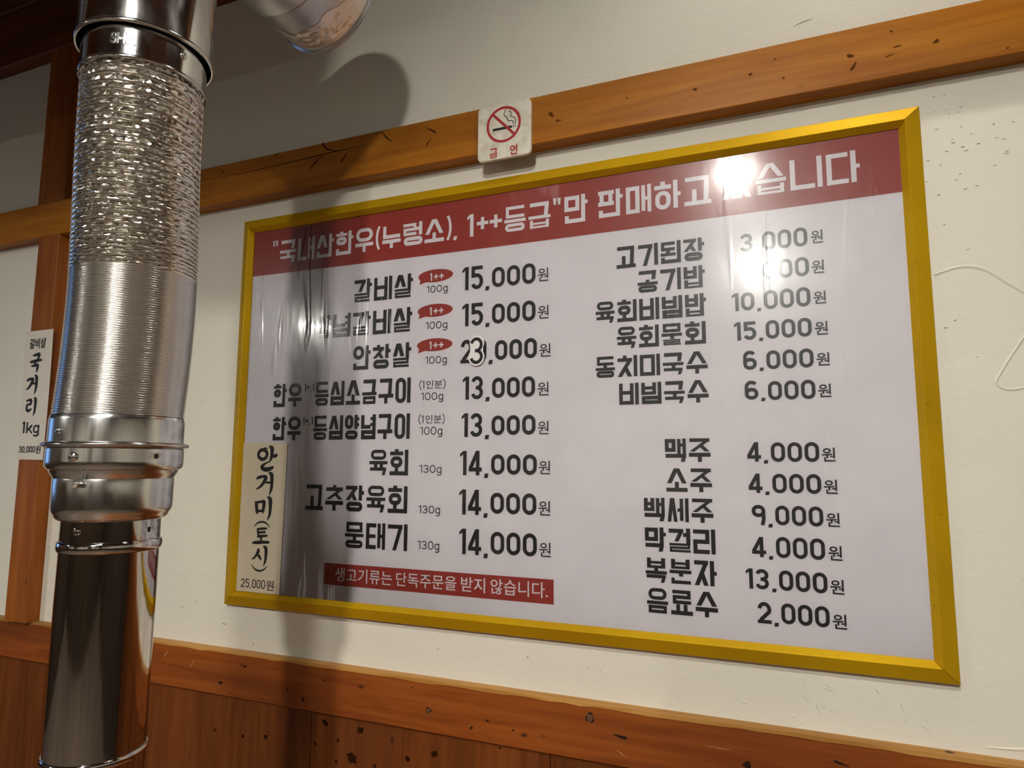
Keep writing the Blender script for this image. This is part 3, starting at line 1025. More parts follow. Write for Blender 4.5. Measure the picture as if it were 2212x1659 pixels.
YP = 0.0036     # printed sheet
sheet = mk('print_sheet', *boxvf(0.018, SW - 0.018, YP, YP + 0.004, -SH + 0.018, -0.018), SHEET, board)
band_pts = [(0.020, -0.020), (SW - 0.020, -0.020), (SW - 0.020, -0.1162)]
I = Ink()
xs = [0.020 + (SW - 0.04) * k / 12 for k in range(13)]
lowz = [-0.1172 - 0.0034 * math.sin(math.pi * k / 12) for k in range(13)]
for k in range(12):
    I.poly([(xs[k], lowz[k]), (xs[k + 1], lowz[k + 1]), (xs[k + 1], -0.020), (xs[k], -0.020)])
band = I.build('header_band', RED, sheet, YP - 0.0002)
YT = YP - 0.0004

tt = 0.0068
def quote(I, x0, x1, z0, z1):
    w = (x1 - x0)
    for k in (0.0, 0.55):
        I.poly([(x0 + w * (k + .06), z0), (x0 + w * (k + .34), z0), (x0 + w * (k + .42), z1), (x0 + w * (k + .0), z1)])
def head(fn):
    I = Ink()
    fn(I)
    I.build('headline_word', WHITE_INK, band, YT)
head(lambda I: quote(I, 0.0742, 0.0877, -0.0610, -0.0493))
head(lambda I: hangul(I, '국내산한우', 0.0929, 0.3130, -0.0975, -0.0515, tt))
head(lambda I: I.line(arc(0.3330, -0.0745, 0.0120, 0.0260, 122, 238, 10), tt * .72))
head(lambda I: hangul(I, '누렁소', 0.3330, 0.4624, -0.0972, -0.0545, tt))
head(lambda I: I.line(arc(0.4630, -0.0745, 0.0120, 0.0260, 58, -58, 10), tt * .72))
head(lambda I: I.diag(0.4838, -0.0988, 0.4858, -0.0916, 0.0065))
def plusplus(I):
    digit(I, '1', 0.5083, -0.0965, 0.5206, -0.0557, tt)
    digit(I, '+', 0.5269, -0.0868, 0.5489, -0.0627, tt * .9)
    digit(I, '+', 0.5516, -0.0864, 0.5749, -0.0630, tt * .9)
head(plusplus)
head(lambda I: hangul(I, '등급', 0.5793, 0.6629, -0.0975, -0.0530, tt))
head(lambda I: quote(I, 0.6677, 0.6817, -0.0617, -0.0503))
head(lambda I: hangul(I, '만', 0.6874, 0.7274, -0.0970, -0.0500, tt))
head(lambda I: hangul(I, '판매하고', 0.7451, 0.9217, -0.0955, -0.0500, tt))
head(lambda I: hangul(I, '있습니다', 0.9366, 1.1240, -0.0940, -0.0470, tt))

NAMES = [
    ('갈비살', 0.2741, 0.4007, -0.1939, -0.1497), ('양념갈비살', 0.1848, 0.4008, -0.2570, -0.2118), ('안창살', 0.2764, 0.4000, -0.3211, -0.2763),
    ('한우', 0.0937, 0.1614, -0.3849, -0.3401), ('등심소금구이', 0.1928, 0.4008, -0.3850, -0.3399), ('한우', 0.0954, 0.1627, -0.4491, -0.4040),
    ('등심양념구이', 0.1920, 0.4009, -0.4488, -0.4038), ('육회', 0.3190, 0.3992, -0.5125, -0.4676), ('고추장육회', 0.1806, 0.3992, -0.5778, -0.5313),
    ('뭉태기', 0.2712, 0.4009, -0.6417, -0.5963),
    ('고기된장', 0.7737, 0.9090, -0.1829, -0.1477), ('공기밥', 0.8067, 0.9087, -0.2253, -0.1909), ('육회비빔밥', 0.7388, 0.9093, -0.2692, -0.2345),
    ('육회물회', 0.7724, 0.9076, -0.3116, -0.2775), ('동치미국수', 0.7379, 0.9089, -0.3562, -0.3229), ('비빔국수', 0.7749, 0.9090, -0.3998, -0.3662),
    ('맥주', 0.8432, 0.9091, -0.4872, -0.4527), ('소주', 0.8441, 0.9098, -0.5313, -0.4969), ('백세주', 0.8102, 0.9104, -0.5752, -0.5406),
    ('막걸리', 0.8108, 0.9120, -0.6193, -0.5842), ('복분자', 0.8109, 0.9125, -0.6639, -0.6287), ('음료수', 0.8121, 0.9127, -0.7077, -0.6723),
]
for txt, x0, x1, z0, z1 in NAMES:
    I = Ink()
    hangul(I, txt, x0, x1, z0, z1, 0.150 * (z1 - z0) * (1.04 if x0 < 0.7 else 1.12))
    I.build('dish_name', INK, sheet, YT)

PRICES = [
    ('15,000', 0.4999, 0.6364, -0.1920, -0.1507, -0.1921, -0.1570, 0.6403, 0.6591, -0.1902, -0.1677),
    ('15,000', 0.5009, 0.6364, -0.2560, -0.2163, -0.2555, -0.2209, 0.6402, 0.6595, -0.2534, -0.2312),
    ('20,000', 0.4985, 0.6389, -0.3205, -0.2795, -0.3182, -0.2845, 0.6428, 0.6626, -0.3171, -0.2952),
    ('13,000', 0.5036, 0.6356, -0.3833, -0.3436, -0.3822, -0.3482, 0.6397, 0.6592, -0.3808, -0.3587),
    ('13,000', 0.5023, 0.6364, -0.4469, -0.4065, -0.4443, -0.4116, 0.6402, 0.6590, -0.4438, -0.4225),
    ('14,000', 0.5002, 0.6387, -0.5109, -0.4701, -0.5092, -0.4760, 0.6419, 0.6614, -0.5078, -0.4861),
    ('14,000', 0.4997, 0.6379, -0.5759, -0.5345, -0.5728, -0.5387, 0.6413, 0.6612, -0.5729, -0.5500),
    ('14,000', 0.5007, 0.6387, -0.6409, -0.5991, -0.6377, -0.6018, 0.6426, 0.6618, -0.6372, -0.6149),
    ('3,000', 0.9602, 1.0521, -0.1781, -0.1505, -0.1791, -0.1508, 1.0565, 1.0723, -0.1767, -0.1573),
    ('1,000', 0.9678, 1.0523, -0.2229, -0.1950, -0.2229, -0.1948, 1.0557, 1.0719, -0.2208, -0.2013),
    ('10,000', 0.9460, 1.0523, -0.2664, -0.2395, -0.2672, -0.2390, 1.0558, 1.0722, -0.2649, -0.2465),
    ('15,000', 0.9476, 1.0520, -0.3104, -0.2832, -0.3107, -0.2835, 1.0557, 1.0725, -0.3095, -0.2902),
    ('6,000', 0.9588, 1.0524, -0.3542, -0.3264, -0.3549, -0.3277, 1.0558, 1.0728, -0.3532, -0.3346),
    ('6,000', 0.9594, 1.0528, -0.3978, -0.3704, -0.3994, -0.3722, 1.0560, 1.0726, -0.3975, -0.3788),
    ('4,000', 0.9595, 1.0536, -0.4866, -0.4590, -0.4869, -0.4595, 1.0565, 1.0735, -0.4863, -0.4672),
    ('4,000', 0.9598, 1.0540, -0.5306, -0.5036, -0.5305, -0.5035, 1.0571, 1.0740, -0.5301, -0.5109),
    ('9,000', 0.9626, 1.0546, -0.5754, -0.5475, -0.5746, -0.5475, 1.0578, 1.0747, -0.5742, -0.5555),
    ('4,000', 0.9613, 1.0547, -0.6194, -0.5918, -0.6191, -0.5905, 1.0586, 1.0753, -0.6188, -0.5994),
    ('13,000', 0.9516, 1.0556, -0.6633, -0.6356, -0.6630, -0.6357, 1.0587, 1.0757, -0.6629, -0.6439),
    ('2,000', 0.9654, 1.0562, -0.7090, -0.6802, -0.7073, -0.6798, 1.0595, 1.0766, -0.7079, -0.6886),
]
for txt, x0, x1, a, b, c, d, wl, wr, wb, wt in PRICES:
    I = Ink()
    number(I, txt, x0, x1, a, b, 0.0066 if x0 < 0.7 else 0.0050, 0.17, (c, d))
    I.build('price', INK, sheet, YT)
    font_mesh('won_mark', '원', wl, wr, wb, wt, INK, sheet, YT, 0.004 if x0 < 0.7 else 0.014)

def thin_number(I, text, x0, x1, z0, z1, t):
    number(I, text[:-1], x0, x0 + (x1 - x0) * 0.73, z0, z1, t, 0.24)
    digit(I, 'g', x0 + (x1 - x0) * 0.79, z0, x1, z0 + (z1 - z0) * 0.76, t)
for txt, x0, x1, z0, z1 in [
        ('100g', 0.4292, 0.4714, -0.1898, -0.1772), ('100g', 0.4286, 0.4719, -0.2557, -0.2424), ('100g', 0.4291, 0.4722, -0.3177, -0.3046),
        ('100g', 0.4220, 0.4660, -0.3816, -0.3684), ('100g', 0.4217, 0.4655, -0.4421, -0.4283), ('130g', 0.4216, 0.4651, -0.5076, -0.4941),
        ('130g', 0.4215, 0.4636, -0.5764, -0.5632), ('130g', 0.4214, 0.4633, -0.6367, -0.6227)]:
    I = Ink()
    thin_number(I, txt, x0, x1, z0, z1, 0.00155)
    I.build('portion_weight', INK, sheet, YT)
for x0, x1, z0, z1 in ((0.4181, 0.4705, -0.3632, -0.3456), (0.4179, 0.4700, -0.4238, -0.4063)):
    I = Ink()
    I.line(arc(x0 + 0.008, (z0 + z1) / 2, 0.0072, 0.0098, 115, 245, 8), 0.0014)
    digit(I, '1', x0 + 0.0060, z0 + 0.0020, x0 + 0.0102, z1 - 0.0020, 0.0016)
    I.build('portion_note', INK, sheet, YT)
    I = Ink()
    I.line(arc(x1 - 0.008, (z0 + z1) / 2, 0.0072, 0.0098, 65, -65, 8), 0.0014)
    I.build('portion_note', INK, sheet, YT)
    font_mesh('portion_note', '인분', x0 + 0.0140, x1 - 0.0065, z0 + 0.0016, z1 - 0.0014, INK, sheet, YT)
for x0, x1, z0, z1 in ((0.1676, 0.1902, -0.3565, -0.3424), (0.1670, 0.1904, -0.4200, -0.4059)):
    I = Ink()
    w = x1 - x0
    digit(I, '1', x0, z0, x0 + w * .16, z1, 0.0024)
    digit(I, '+', x0 + w * .25, z0 + 0.0025, x0 + w * .56, z1 - 0.0025, 0.0022)
    digit(I, ',', x0 + w * .62, z0 + 0.0005, x0 + w * .72, z1, 0.0026)
    digit(I, '1', x0 + w * .82, z0, x1, z1, 0.0024)
    I.build('grade_mark', INK, sheet, YT)
for (x0, x1, z0, z1, tx, tz), (a, b, c, d) in zip(
        ([0.4115, 0.4817, -0.1712, -0.1476, 0.4143, -0.173], [0.4116, 0.4821, -0.2341, -0.2108, 0.414, -0.2354], [0.4116, 0.4826, -0.2957, -0.2727, 0.414, -0.2977]),
        ((0.4356, 0.4637, -0.1692, -0.1531), (0.4361, 0.4642, -0.2317, -0.2153), (0.4368, 0.4654, -0.2928, -0.2772))):
    I = Ink()
    cx, cz = (x0 + x1) / 2, (z0 + z1) / 2
    I.poly([(cx + (x1 - x0) / 2 * math.cos(k * math.pi / 22), cz + (z1 - z0) / 2 * math.sin(k * math.pi / 22)) for k in range(44)])
    I.poly([(tx, tz), (x0 + 0.018, z0 + 0.002), (x0 + 0.005, cz - 0.003)])
    bub = I.build('speech_bubble', RED, sheet, YP - 0.0002)
    I = Ink()
    w = b - a
    digit(I, '1', a, c + .001, a + w * .15, d - .001, 0.0026)
    digit(I, '+', a + w * .27, c + .002, a + w * .60, d - .002, 0.0024)
    digit(I, '+', a + w * .66, c + .002, b, d - .002, 0.0024)
    I.build('bubble_text', WHITE_INK, bub, YT)

I = Ink()
I.rect(0.2288, -0.7090, 0.6666, -0.6712)
notice = I.build('notice_strip', RED, sheet, YP - 0.0002)
for txt, x0, x1, z0, z1 in (('생고기류는', 0.2530, 0.3720, -0.7017, -0.6775), ('단독주문을', 0.3803, 0.4965, -0.7012, -0.6777), ('받지', 0.5052, 0.5489, -0.7009, -0.6772), ('않습니다.', 0.5587, 0.6570, -0.7007, -0.6766)):
    font_mesh('notice_text', txt, x0, x1, z0, z1, WHITE_INK, notice, YT, 0.006)

# clear film over the print
nx, nz = 48, 30
v, f = [], []
YV = YP - 0.0012
for j in range(nz + 1):
    for i in range(nx + 1):
        x = 0.019 + (SW - 0.038) * i / nx
        z = -0.019 - (SH - 0.038) * j / nz
        v.append((x, YV, z))
for j in range(nz):
    for i in range(nx):
        a = j * (nx + 1) + i
        f.append((a, a + nx + 1, a + nx + 2, a + 1))
mk('clear_film', v, f, FILM, board, smooth=True)

# the hand-cut "3" pasted over the price of the third dish
patch = Ink()
x0, x1, z0, z1 = 0.5178, 0.5432, -0.3235, -0.2770
for cx, cz, rx, rz in (((x0 + x1) / 2 + 0.0005, z1 - 0.0105, 0.0138, 0.0135), ((x0 + x1) / 2 - 0.0002, z0 + 0.0120, 0.0152, 0.0150)):
    patch.poly([(cx + rx * math.cos(k * math.pi / 12), cz + rz * math.sin(k * math.pi / 12)) for k in range(24)])
patch.rect(x0 + 0.0005, z0 + 0.012, x1 - 0.0005, z1 - 0.012)
po = patch.build('price_patch', STICKER, board, YV - 0.0022)
I = Ink()
digit(I, '3', x0, z0, x1, z1, 0.0058)
I.build('patch_digit', INK, po, YV - 0.0025)

# ------------------------------------------------------------------ paper strips with brush lettering
BR = {
    '안': [[(.50, .92, .03), (.34, .93, .05)], 'O', [(.62, .99, .07), (.72, .92, .14), (.74, .70, .12), (.70, .50, .10), (.62, .34, .03)], [(.76, .58, .06), (.90, .60, .11), (.97, .63, .09)],
          [(.60, .36, .03), (.38, .26, .07), (.26, .14, .12), (.36, .05, .13), (.58, .04, .13), (.80, .12, .09)]],
    '거': [[(.03, .70, .05), (.12, .77, .10), (.46, .82, .10), (.56, .76, .14), (.44, .56, .12), (.26, .38, .09), (.03, .26, .04)], [(.52, .56, .05), (.78, .56, .08)],
          [(.74, .98, .06), (.88, .90, .15), (.92, .62, .13), (.90, .28, .11), (.80, .01, .03)]],
    '미': [[(.03, .76, .05), (.10, .70, .12), (.16, .36, .12), (.20, .29, .06)], [(.10, .74, .08), (.42, .79, .09), (.54, .77, .13), (.53, .52, .12), (.50, .34, .08)], [(.16, .38, .08), (.50, .40, .08)],
          [(.74, .98, .06), (.88, .90, .15), (.91, .60, .13), (.89, .26, .10), (.78, .01, .03)]],
    '토': [[(.28, .93, .06), (.50, .96, .10), (.80, .99, .08)], [(.30, .93, .09), (.34, .66, .10), (.36, .46, .07)], [(.34, .72, .08), (.72, .77, .09)], [(.34, .49, .10), (.60, .53, .10), (.86, .56, .08)],
          [(.54, .50, .09), (.52, .26, .10), (.52, .14, .08)], [(.04, .10, .07), (.24, .12, .13), (.60, .16, .12), (.97, .18, .10)]],
    '시': [[(.36, .84, .06), (.42, .76, .14), (.32, .56, .11), (.18, .40, .08), (.02, .30, .03)], [(.36, .60, .06), (.50, .46, .12), (.60, .33, .07)],
          [(.74, .98, .06), (.88, .92, .15), (.91, .60, .13), (.88, .26, .10), (.78, .01, .03)]],
    '국': [[(.28, .92, .06), (.50, .95, .10), (.76, .97, .12), (.74, .84, .12), (.66, .72, .05)], [(.04, .58, .06), (.30, .60, .11), (.66, .64, .11), (.98, .66, .08)], [(.48, .60, .08), (.46, .42, .08)],
          [(.20, .36, .06), (.44, .38, .10), (.68, .40, .12), (.70, .24, .12), (.64, .02, .03)]],
    '리': [[(.06, .82, .06), (.34, .88, .10), (.50, .84, .12), (.46, .64, .09)], [(.10, .60, .07), (.48, .66, .09)], [(.12, .60, .09), (.12, .36, .11), (.28, .28, .12), (.56, .38, .05)],
          [(.78, .98, .06), (.90, .90, .15), (.92, .56, .13), (.89, .24, .10), (.80, .01, .03)]],
}
def brush_glyph(I, ch, x0, x1, z0, z1):
    w, h = x1 - x0, z1 - z0
    s = 0.5 * (w + h) * 1.38
    for st in BR[ch]:
        if st == 'O':
            pts = [(x0 + w * (.27 + .22 * math.cos(a)), z0 + h * (.66 + .20 * math.sin(a))) for a in [2 * math.pi * k / 18 for k in range(18)]]
            I.line(pts, s * .105, True)
        else:
            I.brush([(x0 + a * w, z0 + b * h, c * s) for a, b, c in st])

def paper(name, corners, y, curl, mat, parent):
    """thin slightly curled paper strip, a few tenths of a millimetre thick"""
    (xa, za), (xb, zb), (xc, zc), (xd, zd) = corners      # TL TR BR BL
    n = 16
    v, f = [], []
    for lay in (0, 1):
        for j in range(n + 1):
            t = j / n
            xl, zl, xr, zr = xa + (xd - xa) * t, za + (zd - za) * t, xb + (xc - xb) * t, zb + (zc - zb) * t
            dy = curl * (1 - math.sin(math.pi * t))
            for k in range(5):
                s = k / 4
                v.append((xl + (xr - xl) * s, y + lay * 0.0003 - dy * s * s, zl + (zr - zl) * s))
    m = (n + 1) * 5
    for j in range(n):
        for k in range(4):
            a = j * 5 + k
            f.append((a, a + 5, a + 6, a + 1)); f.append((m + a, m + a + 1, m + a + 6, m + a + 5))
    for j in range(n):
        f.append((j * 5, m + j * 5, m + j * 5 + 5, j * 5 + 5)); f.append((j * 5 + 4, j * 5 + 9, m + j * 5 + 9, m + j * 5 + 4))
    for k in range(4):
        f.append((k, k + 1, m + k + 1, m + k)); a = n * 5 + k; f.append((a, m + a, m + a + 1, a + 1))
    return mk(name, v, f, mat, parent)

YS = YV - 0.0012
st = thing('price_strip', 'tall cream paper strip with brush lettering and 25,000 price pasted on the menu board', 'paper strip', (0.08, YS, -0.735))
paper('paper', ((0.0268, -0.4527), (0.1346, -0.4549), (0.1307, -0.7349), (0.0266, -0.7349)), YS, 0.0, OLD_PAPER, st)
I = Ink()
for ch, x0, x1, z0, z1 in (('안', 0.0629, 0.1112, -0.5061, -0.4604), ('거', 0.0632, 0.1046, -0.5535, -0.5100), ('미', 0.0615, 0.1042, -0.6003, -0.5563), ('토', 0.0600, 0.1014, -0.6464, -0.6152), ('시', 0.0607, 0.0985, -0.6853, -0.6488)):
    brush_glyph(I, ch, x0, x1, z0, z1)
I.brush([(0.0638, -0.6125, .0014), (0.0720, -0.6058, .0030), (0.0825, -0.6035, .0036), (0.0930, -0.6060, .0030), (0.1011, -0.6130, .0014)])
I.brush([(0.0622, -0.6850, .0014), (0.0700, -0.6920, .0030), (0.0805, -0.6945, .0036), (0.0910, -0.6920, .0030), (0.0992, -0.6855, .0014)])
I.build('lettering', INK, st, YS - 0.0003)
I = Ink()
number(I, '25,000', 0.0377, 0.0965, -0.7270, -0.7110, 0.0019, 0.2)
I.build('price', INK, st, YS - 0.0003)
font_mesh('won_mark', '원', 0.0990, 0.1170, -0.7290, -0.7105, INK, st, YS - 0.0003, 0.008)

YQ = -0.0190
st = thing('price_strip', 'tall white paper strip reading 1kg and 30,000 stuck on the wooden post', 'paper strip', (-0.58, YQ, -0.488))
paper('paper', ((-0.6360, -0.1880), (-0.5368, -0.1880), (-0.5350, -0.4880), (-0.6262, -0.4868)), YQ, 0.0015, WHITE_PAPER, st)
YQT = YQ - 0.0017
I = Ink()
for ch, x0, x1, z0, z1 in (('국', -0.6104, -0.5692, -0.2870, -0.2431), ('거', -0.6147, -0.5771, -0.3370, -0.2929), ('리', -0.6111, -0.5746, -0.3871, -0.3451)):
    brush_glyph(I, ch, x0, x1, z0, z1)
I.build('lettering', INK, st, YQT)
font_mesh('lettering', '갈비살', -0.6160, -0.5590, -0.2302, -0.2063, INK, st, YQT, 0.012)
I = Ink()
number(I, '1', -0.6160, -0.6080, -0.4270, -0.4000, 0.0040)
digit(I, 'k', -0.6010, -0.4270, -0.5800, -0.4085, 0.0038)
digit(I, 'g', -0.5770, -0.4270, -0.5568, -0.4085, 0.0036)
I.build('weight', INK, st, YQT)
I = Ink()
number(I, '30,000', -0.6210, -0.5640, -0.4710, -0.4565, 0.0020, 0.2)
I.build('price', INK, st, YQT)
font_mesh('won_mark', '원', -0.5620, -0.5449, -0.4730, -0.4555, INK, st, YQT, 0.01)

# ------------------------------------------------------------------ no-smoking plate
ns = thing('no_smoking_sign', 'small white no smoking plate with red prohibition ring on the pine board', 'sign', (0.589, -0.018, 0.0226))
n = 8
def rrect(x0, x1, z0, z1, r, n=8):
    P = []
    for cx, cz, a0 in ((x1 - r, z1 - r, 0), (x0 + r, z1 - r, 90), (x0 + r, z0 + r, 180), (x1 - r, z0 + r, 270)):
        for k in range(n + 1):
            a = math.radians(a0 + 90 * k / n)
            P.append((cx + r * math.cos(a), cz + r * math.sin(a)))
    return P
R1, R0 = rrect(0.5400, 0.6380, 0.0229, 0.1219, 0.0085), rrect(0.5409, 0.6371, 0.0238, 0.1210, 0.0078)
m_ = len(R1)
vv = [(x, -0.0182, z) for x, z in R1] + [(x, -0.0232, z) for x, z in R1] + [(x, -0.0240, z) for x, z in R0]
ff = [tuple(range(m_)), tuple(range(3 * m_ - 1, 2 * m_ - 1, -1))]
for k in range(m_):
    k2 = (k + 1) % m_
    ff += [(k, m_ + k, m_ + k2, k2), (m_ + k, 2 * m_ + k, 2 * m_ + k2, m_ + k2)]
mk('plate', vv, ff, PLATE, ns)
YN = -0.0242
I = Ink()
I.ring(0.5566, 0.0510, 0.6202, 0.1158, 0.0046, n=12)
I.build('prohibition_ring', SIGN_RED, ns, YN)
I = Ink()
I.line([(0.5672, 0.1058), (0.6096, 0.0612)], 0.0044)
I.build('prohibition_bar', SIGN_RED, ns, YN - 0.0003)
I = Ink()
I.rect(0.5683, 0.0743, 0.6040, 0.0787)
I.rect(0.6056, 0.0742, 0.6070, 0.0787)
I.rect(0.6090, 0.0742, 0.6103, 0.0787)
I.build('cigarette', INK, ns, YN)
I = Ink()
for pts in ([(0.5925, 0.1092), (0.5895, 0.1040), (0.5900, 0.0990), (0.5945, 0.0945), (0.5962, 0.0895), (0.5995, 0.0873), (0.6040, 0.0872), (0.6062, 0.0845), (0.6064, 0.0800)],
            [(0.5977, 0.1052), (0.6015, 0.1035), (0.6022, 0.0995), (0.6012, 0.0962), (0.6050, 0.0940), (0.6092, 0.0905), (0.6104, 0.0860), (0.6097, 0.0800)]):
    I.line([(a, b) for a, b, _ in smooth_pts([(a, b, 1) for a, b in pts], 5)], 0.0013)
I.build('smoke', INK, ns, YN)
I = Ink()
syllable(I, '금', 0.5630, 0.0262, 0.5772, 0.0436, 0.0023)
I.build('lettering', SIGN_RED, ns, YN)
I = Ink()
I.ring(0.6006, 0.0325, 0.6090, 0.0428, 0.0024)
I.rect(0.6114, 0.0300, 0.6138, 0.0438)
I.rect(0.6088, 0.0385, 0.6118, 0.0402); I.rect(0.6088, 0.0347, 0.6118, 0.0364)
I.line([(0.6034, 0.0312), (0.6034, 0.0270), (0.6140, 0.0270)], 0.0024)
I.build('lettering', SIGN_RED, ns, YN)

# ------------------------------------------------------------------ telescopic exhaust pipe over the table
AX = (0.35, -0.51)
pipe = thing('exhaust_pipe', 'vertical chrome extractor pipe with crinkled foil hose in front of the wall', 'pipe', (AX[0], AX[1], -0.865))
CP = Vector((AX[0], AX[1]))
left_dir = Vector((-0.60, -0.80))     # sideways as seen from the seats
def bend(z):
    # the soft hose bulges a little to one side
    if z > -0.07 or z < -0.447:
        return (0, 0)
    t = (-0.07 - z) / 0.377
    d = 0.0042 * math.sin(math.pi * t) * 1.0 - 0.0015 * math.sin(2 * math.pi * t)
    return (-left_dir[0] * d, -left_dir[1] * d)

# upper sleeve: larger tube, rolled edge
sl = [(0.0694, 0.118), (0.0694, -0.0270)] + [(0.0694 + 0.0013 * math.sin(a), -0.0300 + 0.0026 * math.cos(a)) for a in [math.pi * k / 8 for k in range(9)]] + [(0.0680, -0.0325), (0.0660, -0.0280), (0.0660, -0.01)]
sleeve = mk('upper_sleeve', *lathe(sl, AX, 128), CHROME, pipe, smooth=True)
# fixed collar with stamped letters
cl = [(0.0636, 0.0), (0.0636, -0.0650)] + [(0.0636 + 0.0012 * math.sin(a), -0.0672 + 0.0022 * math.cos(a)) for a in [math.pi * k / 8 for k in range(9)]] + [(0.0622, -0.0688), (0.0614, -0.062), (0.0614, -0.04)]
collar = mk('upper_collar', *lathe(cl, AX, 128), CHROME, pipe, smooth=True)

def on_cyl(r, phi, z, u, w, d):
    """point at sideways u, up w, outward d from the spot phi, z on radius r"""
    a = math.radians(phi) + u / r
    return (AX[0] + (r + d) * math.cos(a), AX[1] + (r + d) * math.sin(a), z + w)

def dome(name, r, phi, z, rad, h, mat, parent, sx=1.0, inward=False, n=16):
    v, f = [], []
    rings = [(1.0, 0.0), (0.92, 0.45), (0.7, 0.78), (0.4, 0.95), (0.14, 1.0)]
    for s, k in rings:
        for i in range(n):
            a = 2 * math.pi * i / n
            v.append(on_cyl(r, phi, z, rad * s * sx * math.cos(a), rad * s * math.sin(a), (-1 if inward else 1) * h * k + 0.0001))
    for j in range(len(rings) - 1):
        for i in range(n):
            i2 = (i + 1) % n
            f.append((j * n + i, j * n + i2, (j + 1) * n + i2, (j + 1) * n + i))
    f.append(tuple(range((len(rings) - 1) * n, len(rings) * n)))
    return mk(name, v, f, mat, parent, smooth=True)

def screw(name, r, phi, z, rad, length, mat, parent):
    v, f = [], []
    n = 14
    prof = [(0.75, 0.0), (0.75, 0.45), (1.0, 0.5), (1.0, 0.85), (0.8, 1.0), (0.3, 1.0), (0.25, 0.85)]
    for s, k in prof:
        for i in range(n):
            a = 2 * math.pi * i / n
            v.append(on_cyl(r, phi, z, rad * s * math.cos(a), rad * s * math.sin(a), length * k))
    for j in range(len(prof) - 1):
        for i in range(n):
            i2 = (i + 1) % n
            f.append((j * n + i, j * n + i2, (j + 1) * n + i2, (j + 1) * n + i))
    f.append(tuple(range((len(prof) - 1) * n, len(prof) * n)))
    return mk(name, v, f, mat, parent)

dome('rivet', 0.0636, -3.8, -0.0455, 0.0042, 0.0026, STEEL, collar)
# stamped letters, raised from the collar
def stamp(text, r, phi, z, w, h, mat, parent):
    cu = bpy.data.curves.new('stamp', 'FONT'); cu.body = text; cu.size = 1; cu.extrude = 0.04; cu.offset = 0.02; cu.bevel_depth = 0.03
    tmp = bpy.data.objects.new('stamp', cu); COL.objects.link(tmp)
    me = bpy.data.meshes.new_from_object(tmp.evaluated_get(bpy.context.evaluated_depsgraph_get()))
    bpy.data.objects.remove(tmp); bpy.data.curves.remove(cu)
    xs = [p.co.x for p in me.vertices]; ys = [p.co.y for p in me.vertices]
    ax, bx, ay, by = min(xs), max(xs), min(ys), max(ys)
    for p in me.vertices:
        u = ((p.co.x - ax) / (bx - ax) - 0.5) * w
        q_ = ((p.co.y - ay) / (by - ay) - 0.5) * h
        c = on_cyl(r, phi, z, u, q_, p.co.z * 0.008)
        p.co = (c[0], c[1], c[2] + Z0)
    me.materials.clear(); me.materials.append(mat)
    link('stamped_letters', me, parent)
stamp('SHR', 0.0638, -57.9, -0.0485, 0.026, 0.0125, STEEL, collar)

# soft hose: open crinkled foil above, tightly pushed-together ridges below
def hose_open():
    random.seed(11)
    zs = []
    z = -0.056
    while z > -0.291:
        zs.append(z)
        t = (-0.056 - z) / 0.235
        z -= 0.0066 * (1 - t) ** 0.6 + 0.0030
    cols = 92
    v, f = [], []
    rows = []
    for a, b in zip(zs[:-1], zs[1:]):
        gap = a - b
        for k, s in enumerate((0.0, 0.13, 0.50, 0.87)):
            rows.append((a - gap * s, k, gap))
    rows.append((zs[-1], 0, 0.003))
    for z, k, gap in rows:
        dx, dy = bend(z)
        sag = (0, 0.0024, 0.0030, 0.0024)[k] * min(1.0, gap / 0.008)
        for c in range(cols):
            ang = 2 * math.pi * (c + (0.5 if k % 2 else 0)) / cols
            jr = 0 if k == 0 else random.uniform(-1, 1) * (0.0004, 0.0019, 0.0004)[k - 1] * min(1.0, gap / 0.006)
            ja = 0 if k == 0 else random.uniform(-1, 1) * 0.020
            jz = 0 if k == 0 else random.uniform(-1, 1) * gap * 0.09
            r = 0.0610 - sag + jr
            v.append((AX[0] + dx + r * math.cos(ang + ja), AX[1] + dy + r * math.sin(ang + ja), z + jz))
    n = len(rows)
    for i in range(n - 1):
        for c in range(cols):
            c2 = (c + 1) % cols
            a, b, d, e = i * cols + c, i * cols + c2, (i + 1) * cols + c2, (i + 1) * cols + c
            if random.random() < 0.5:
                f += [(a, d, b), (a, e, d)]
            else:
                f += [(a, e, b), (b, e, d)]
    h = mk('foil_hose', v, f, FOIL, pipe)
    for z in zs:
        prof = [(0.0612 + 0.0011 * math.cos(t), z + 0.0011 * math.sin(t)) for t in [2 * math.pi * k / 6 for k in range(7)]]
        mk('wire_ring', *lathe(prof, AX, 96, bend), WIRE, h, smooth=True)
    return zs[-1]
zl = hose_open()
prof = []
nr = 66
z_end = -0.449
for i in range(nr):
    a = zl + (z_end - zl) * i / nr
    d = (z_end - zl) / nr
    for s, q_ in ((0.0, 0.0), (0.2, 0.55), (0.4, 0.95), (0.5, 1.0), (0.6, 0.95), (0.8, 0.55)):
        prof.append((0.0602 + 0.0018 * q_, a + d * s))
prof.append((0.0602, z_end))
mk('ridged_hose', *lathe(prof, AX, 128, bend), RIDGE, pipe, smooth=True, sharp=0)

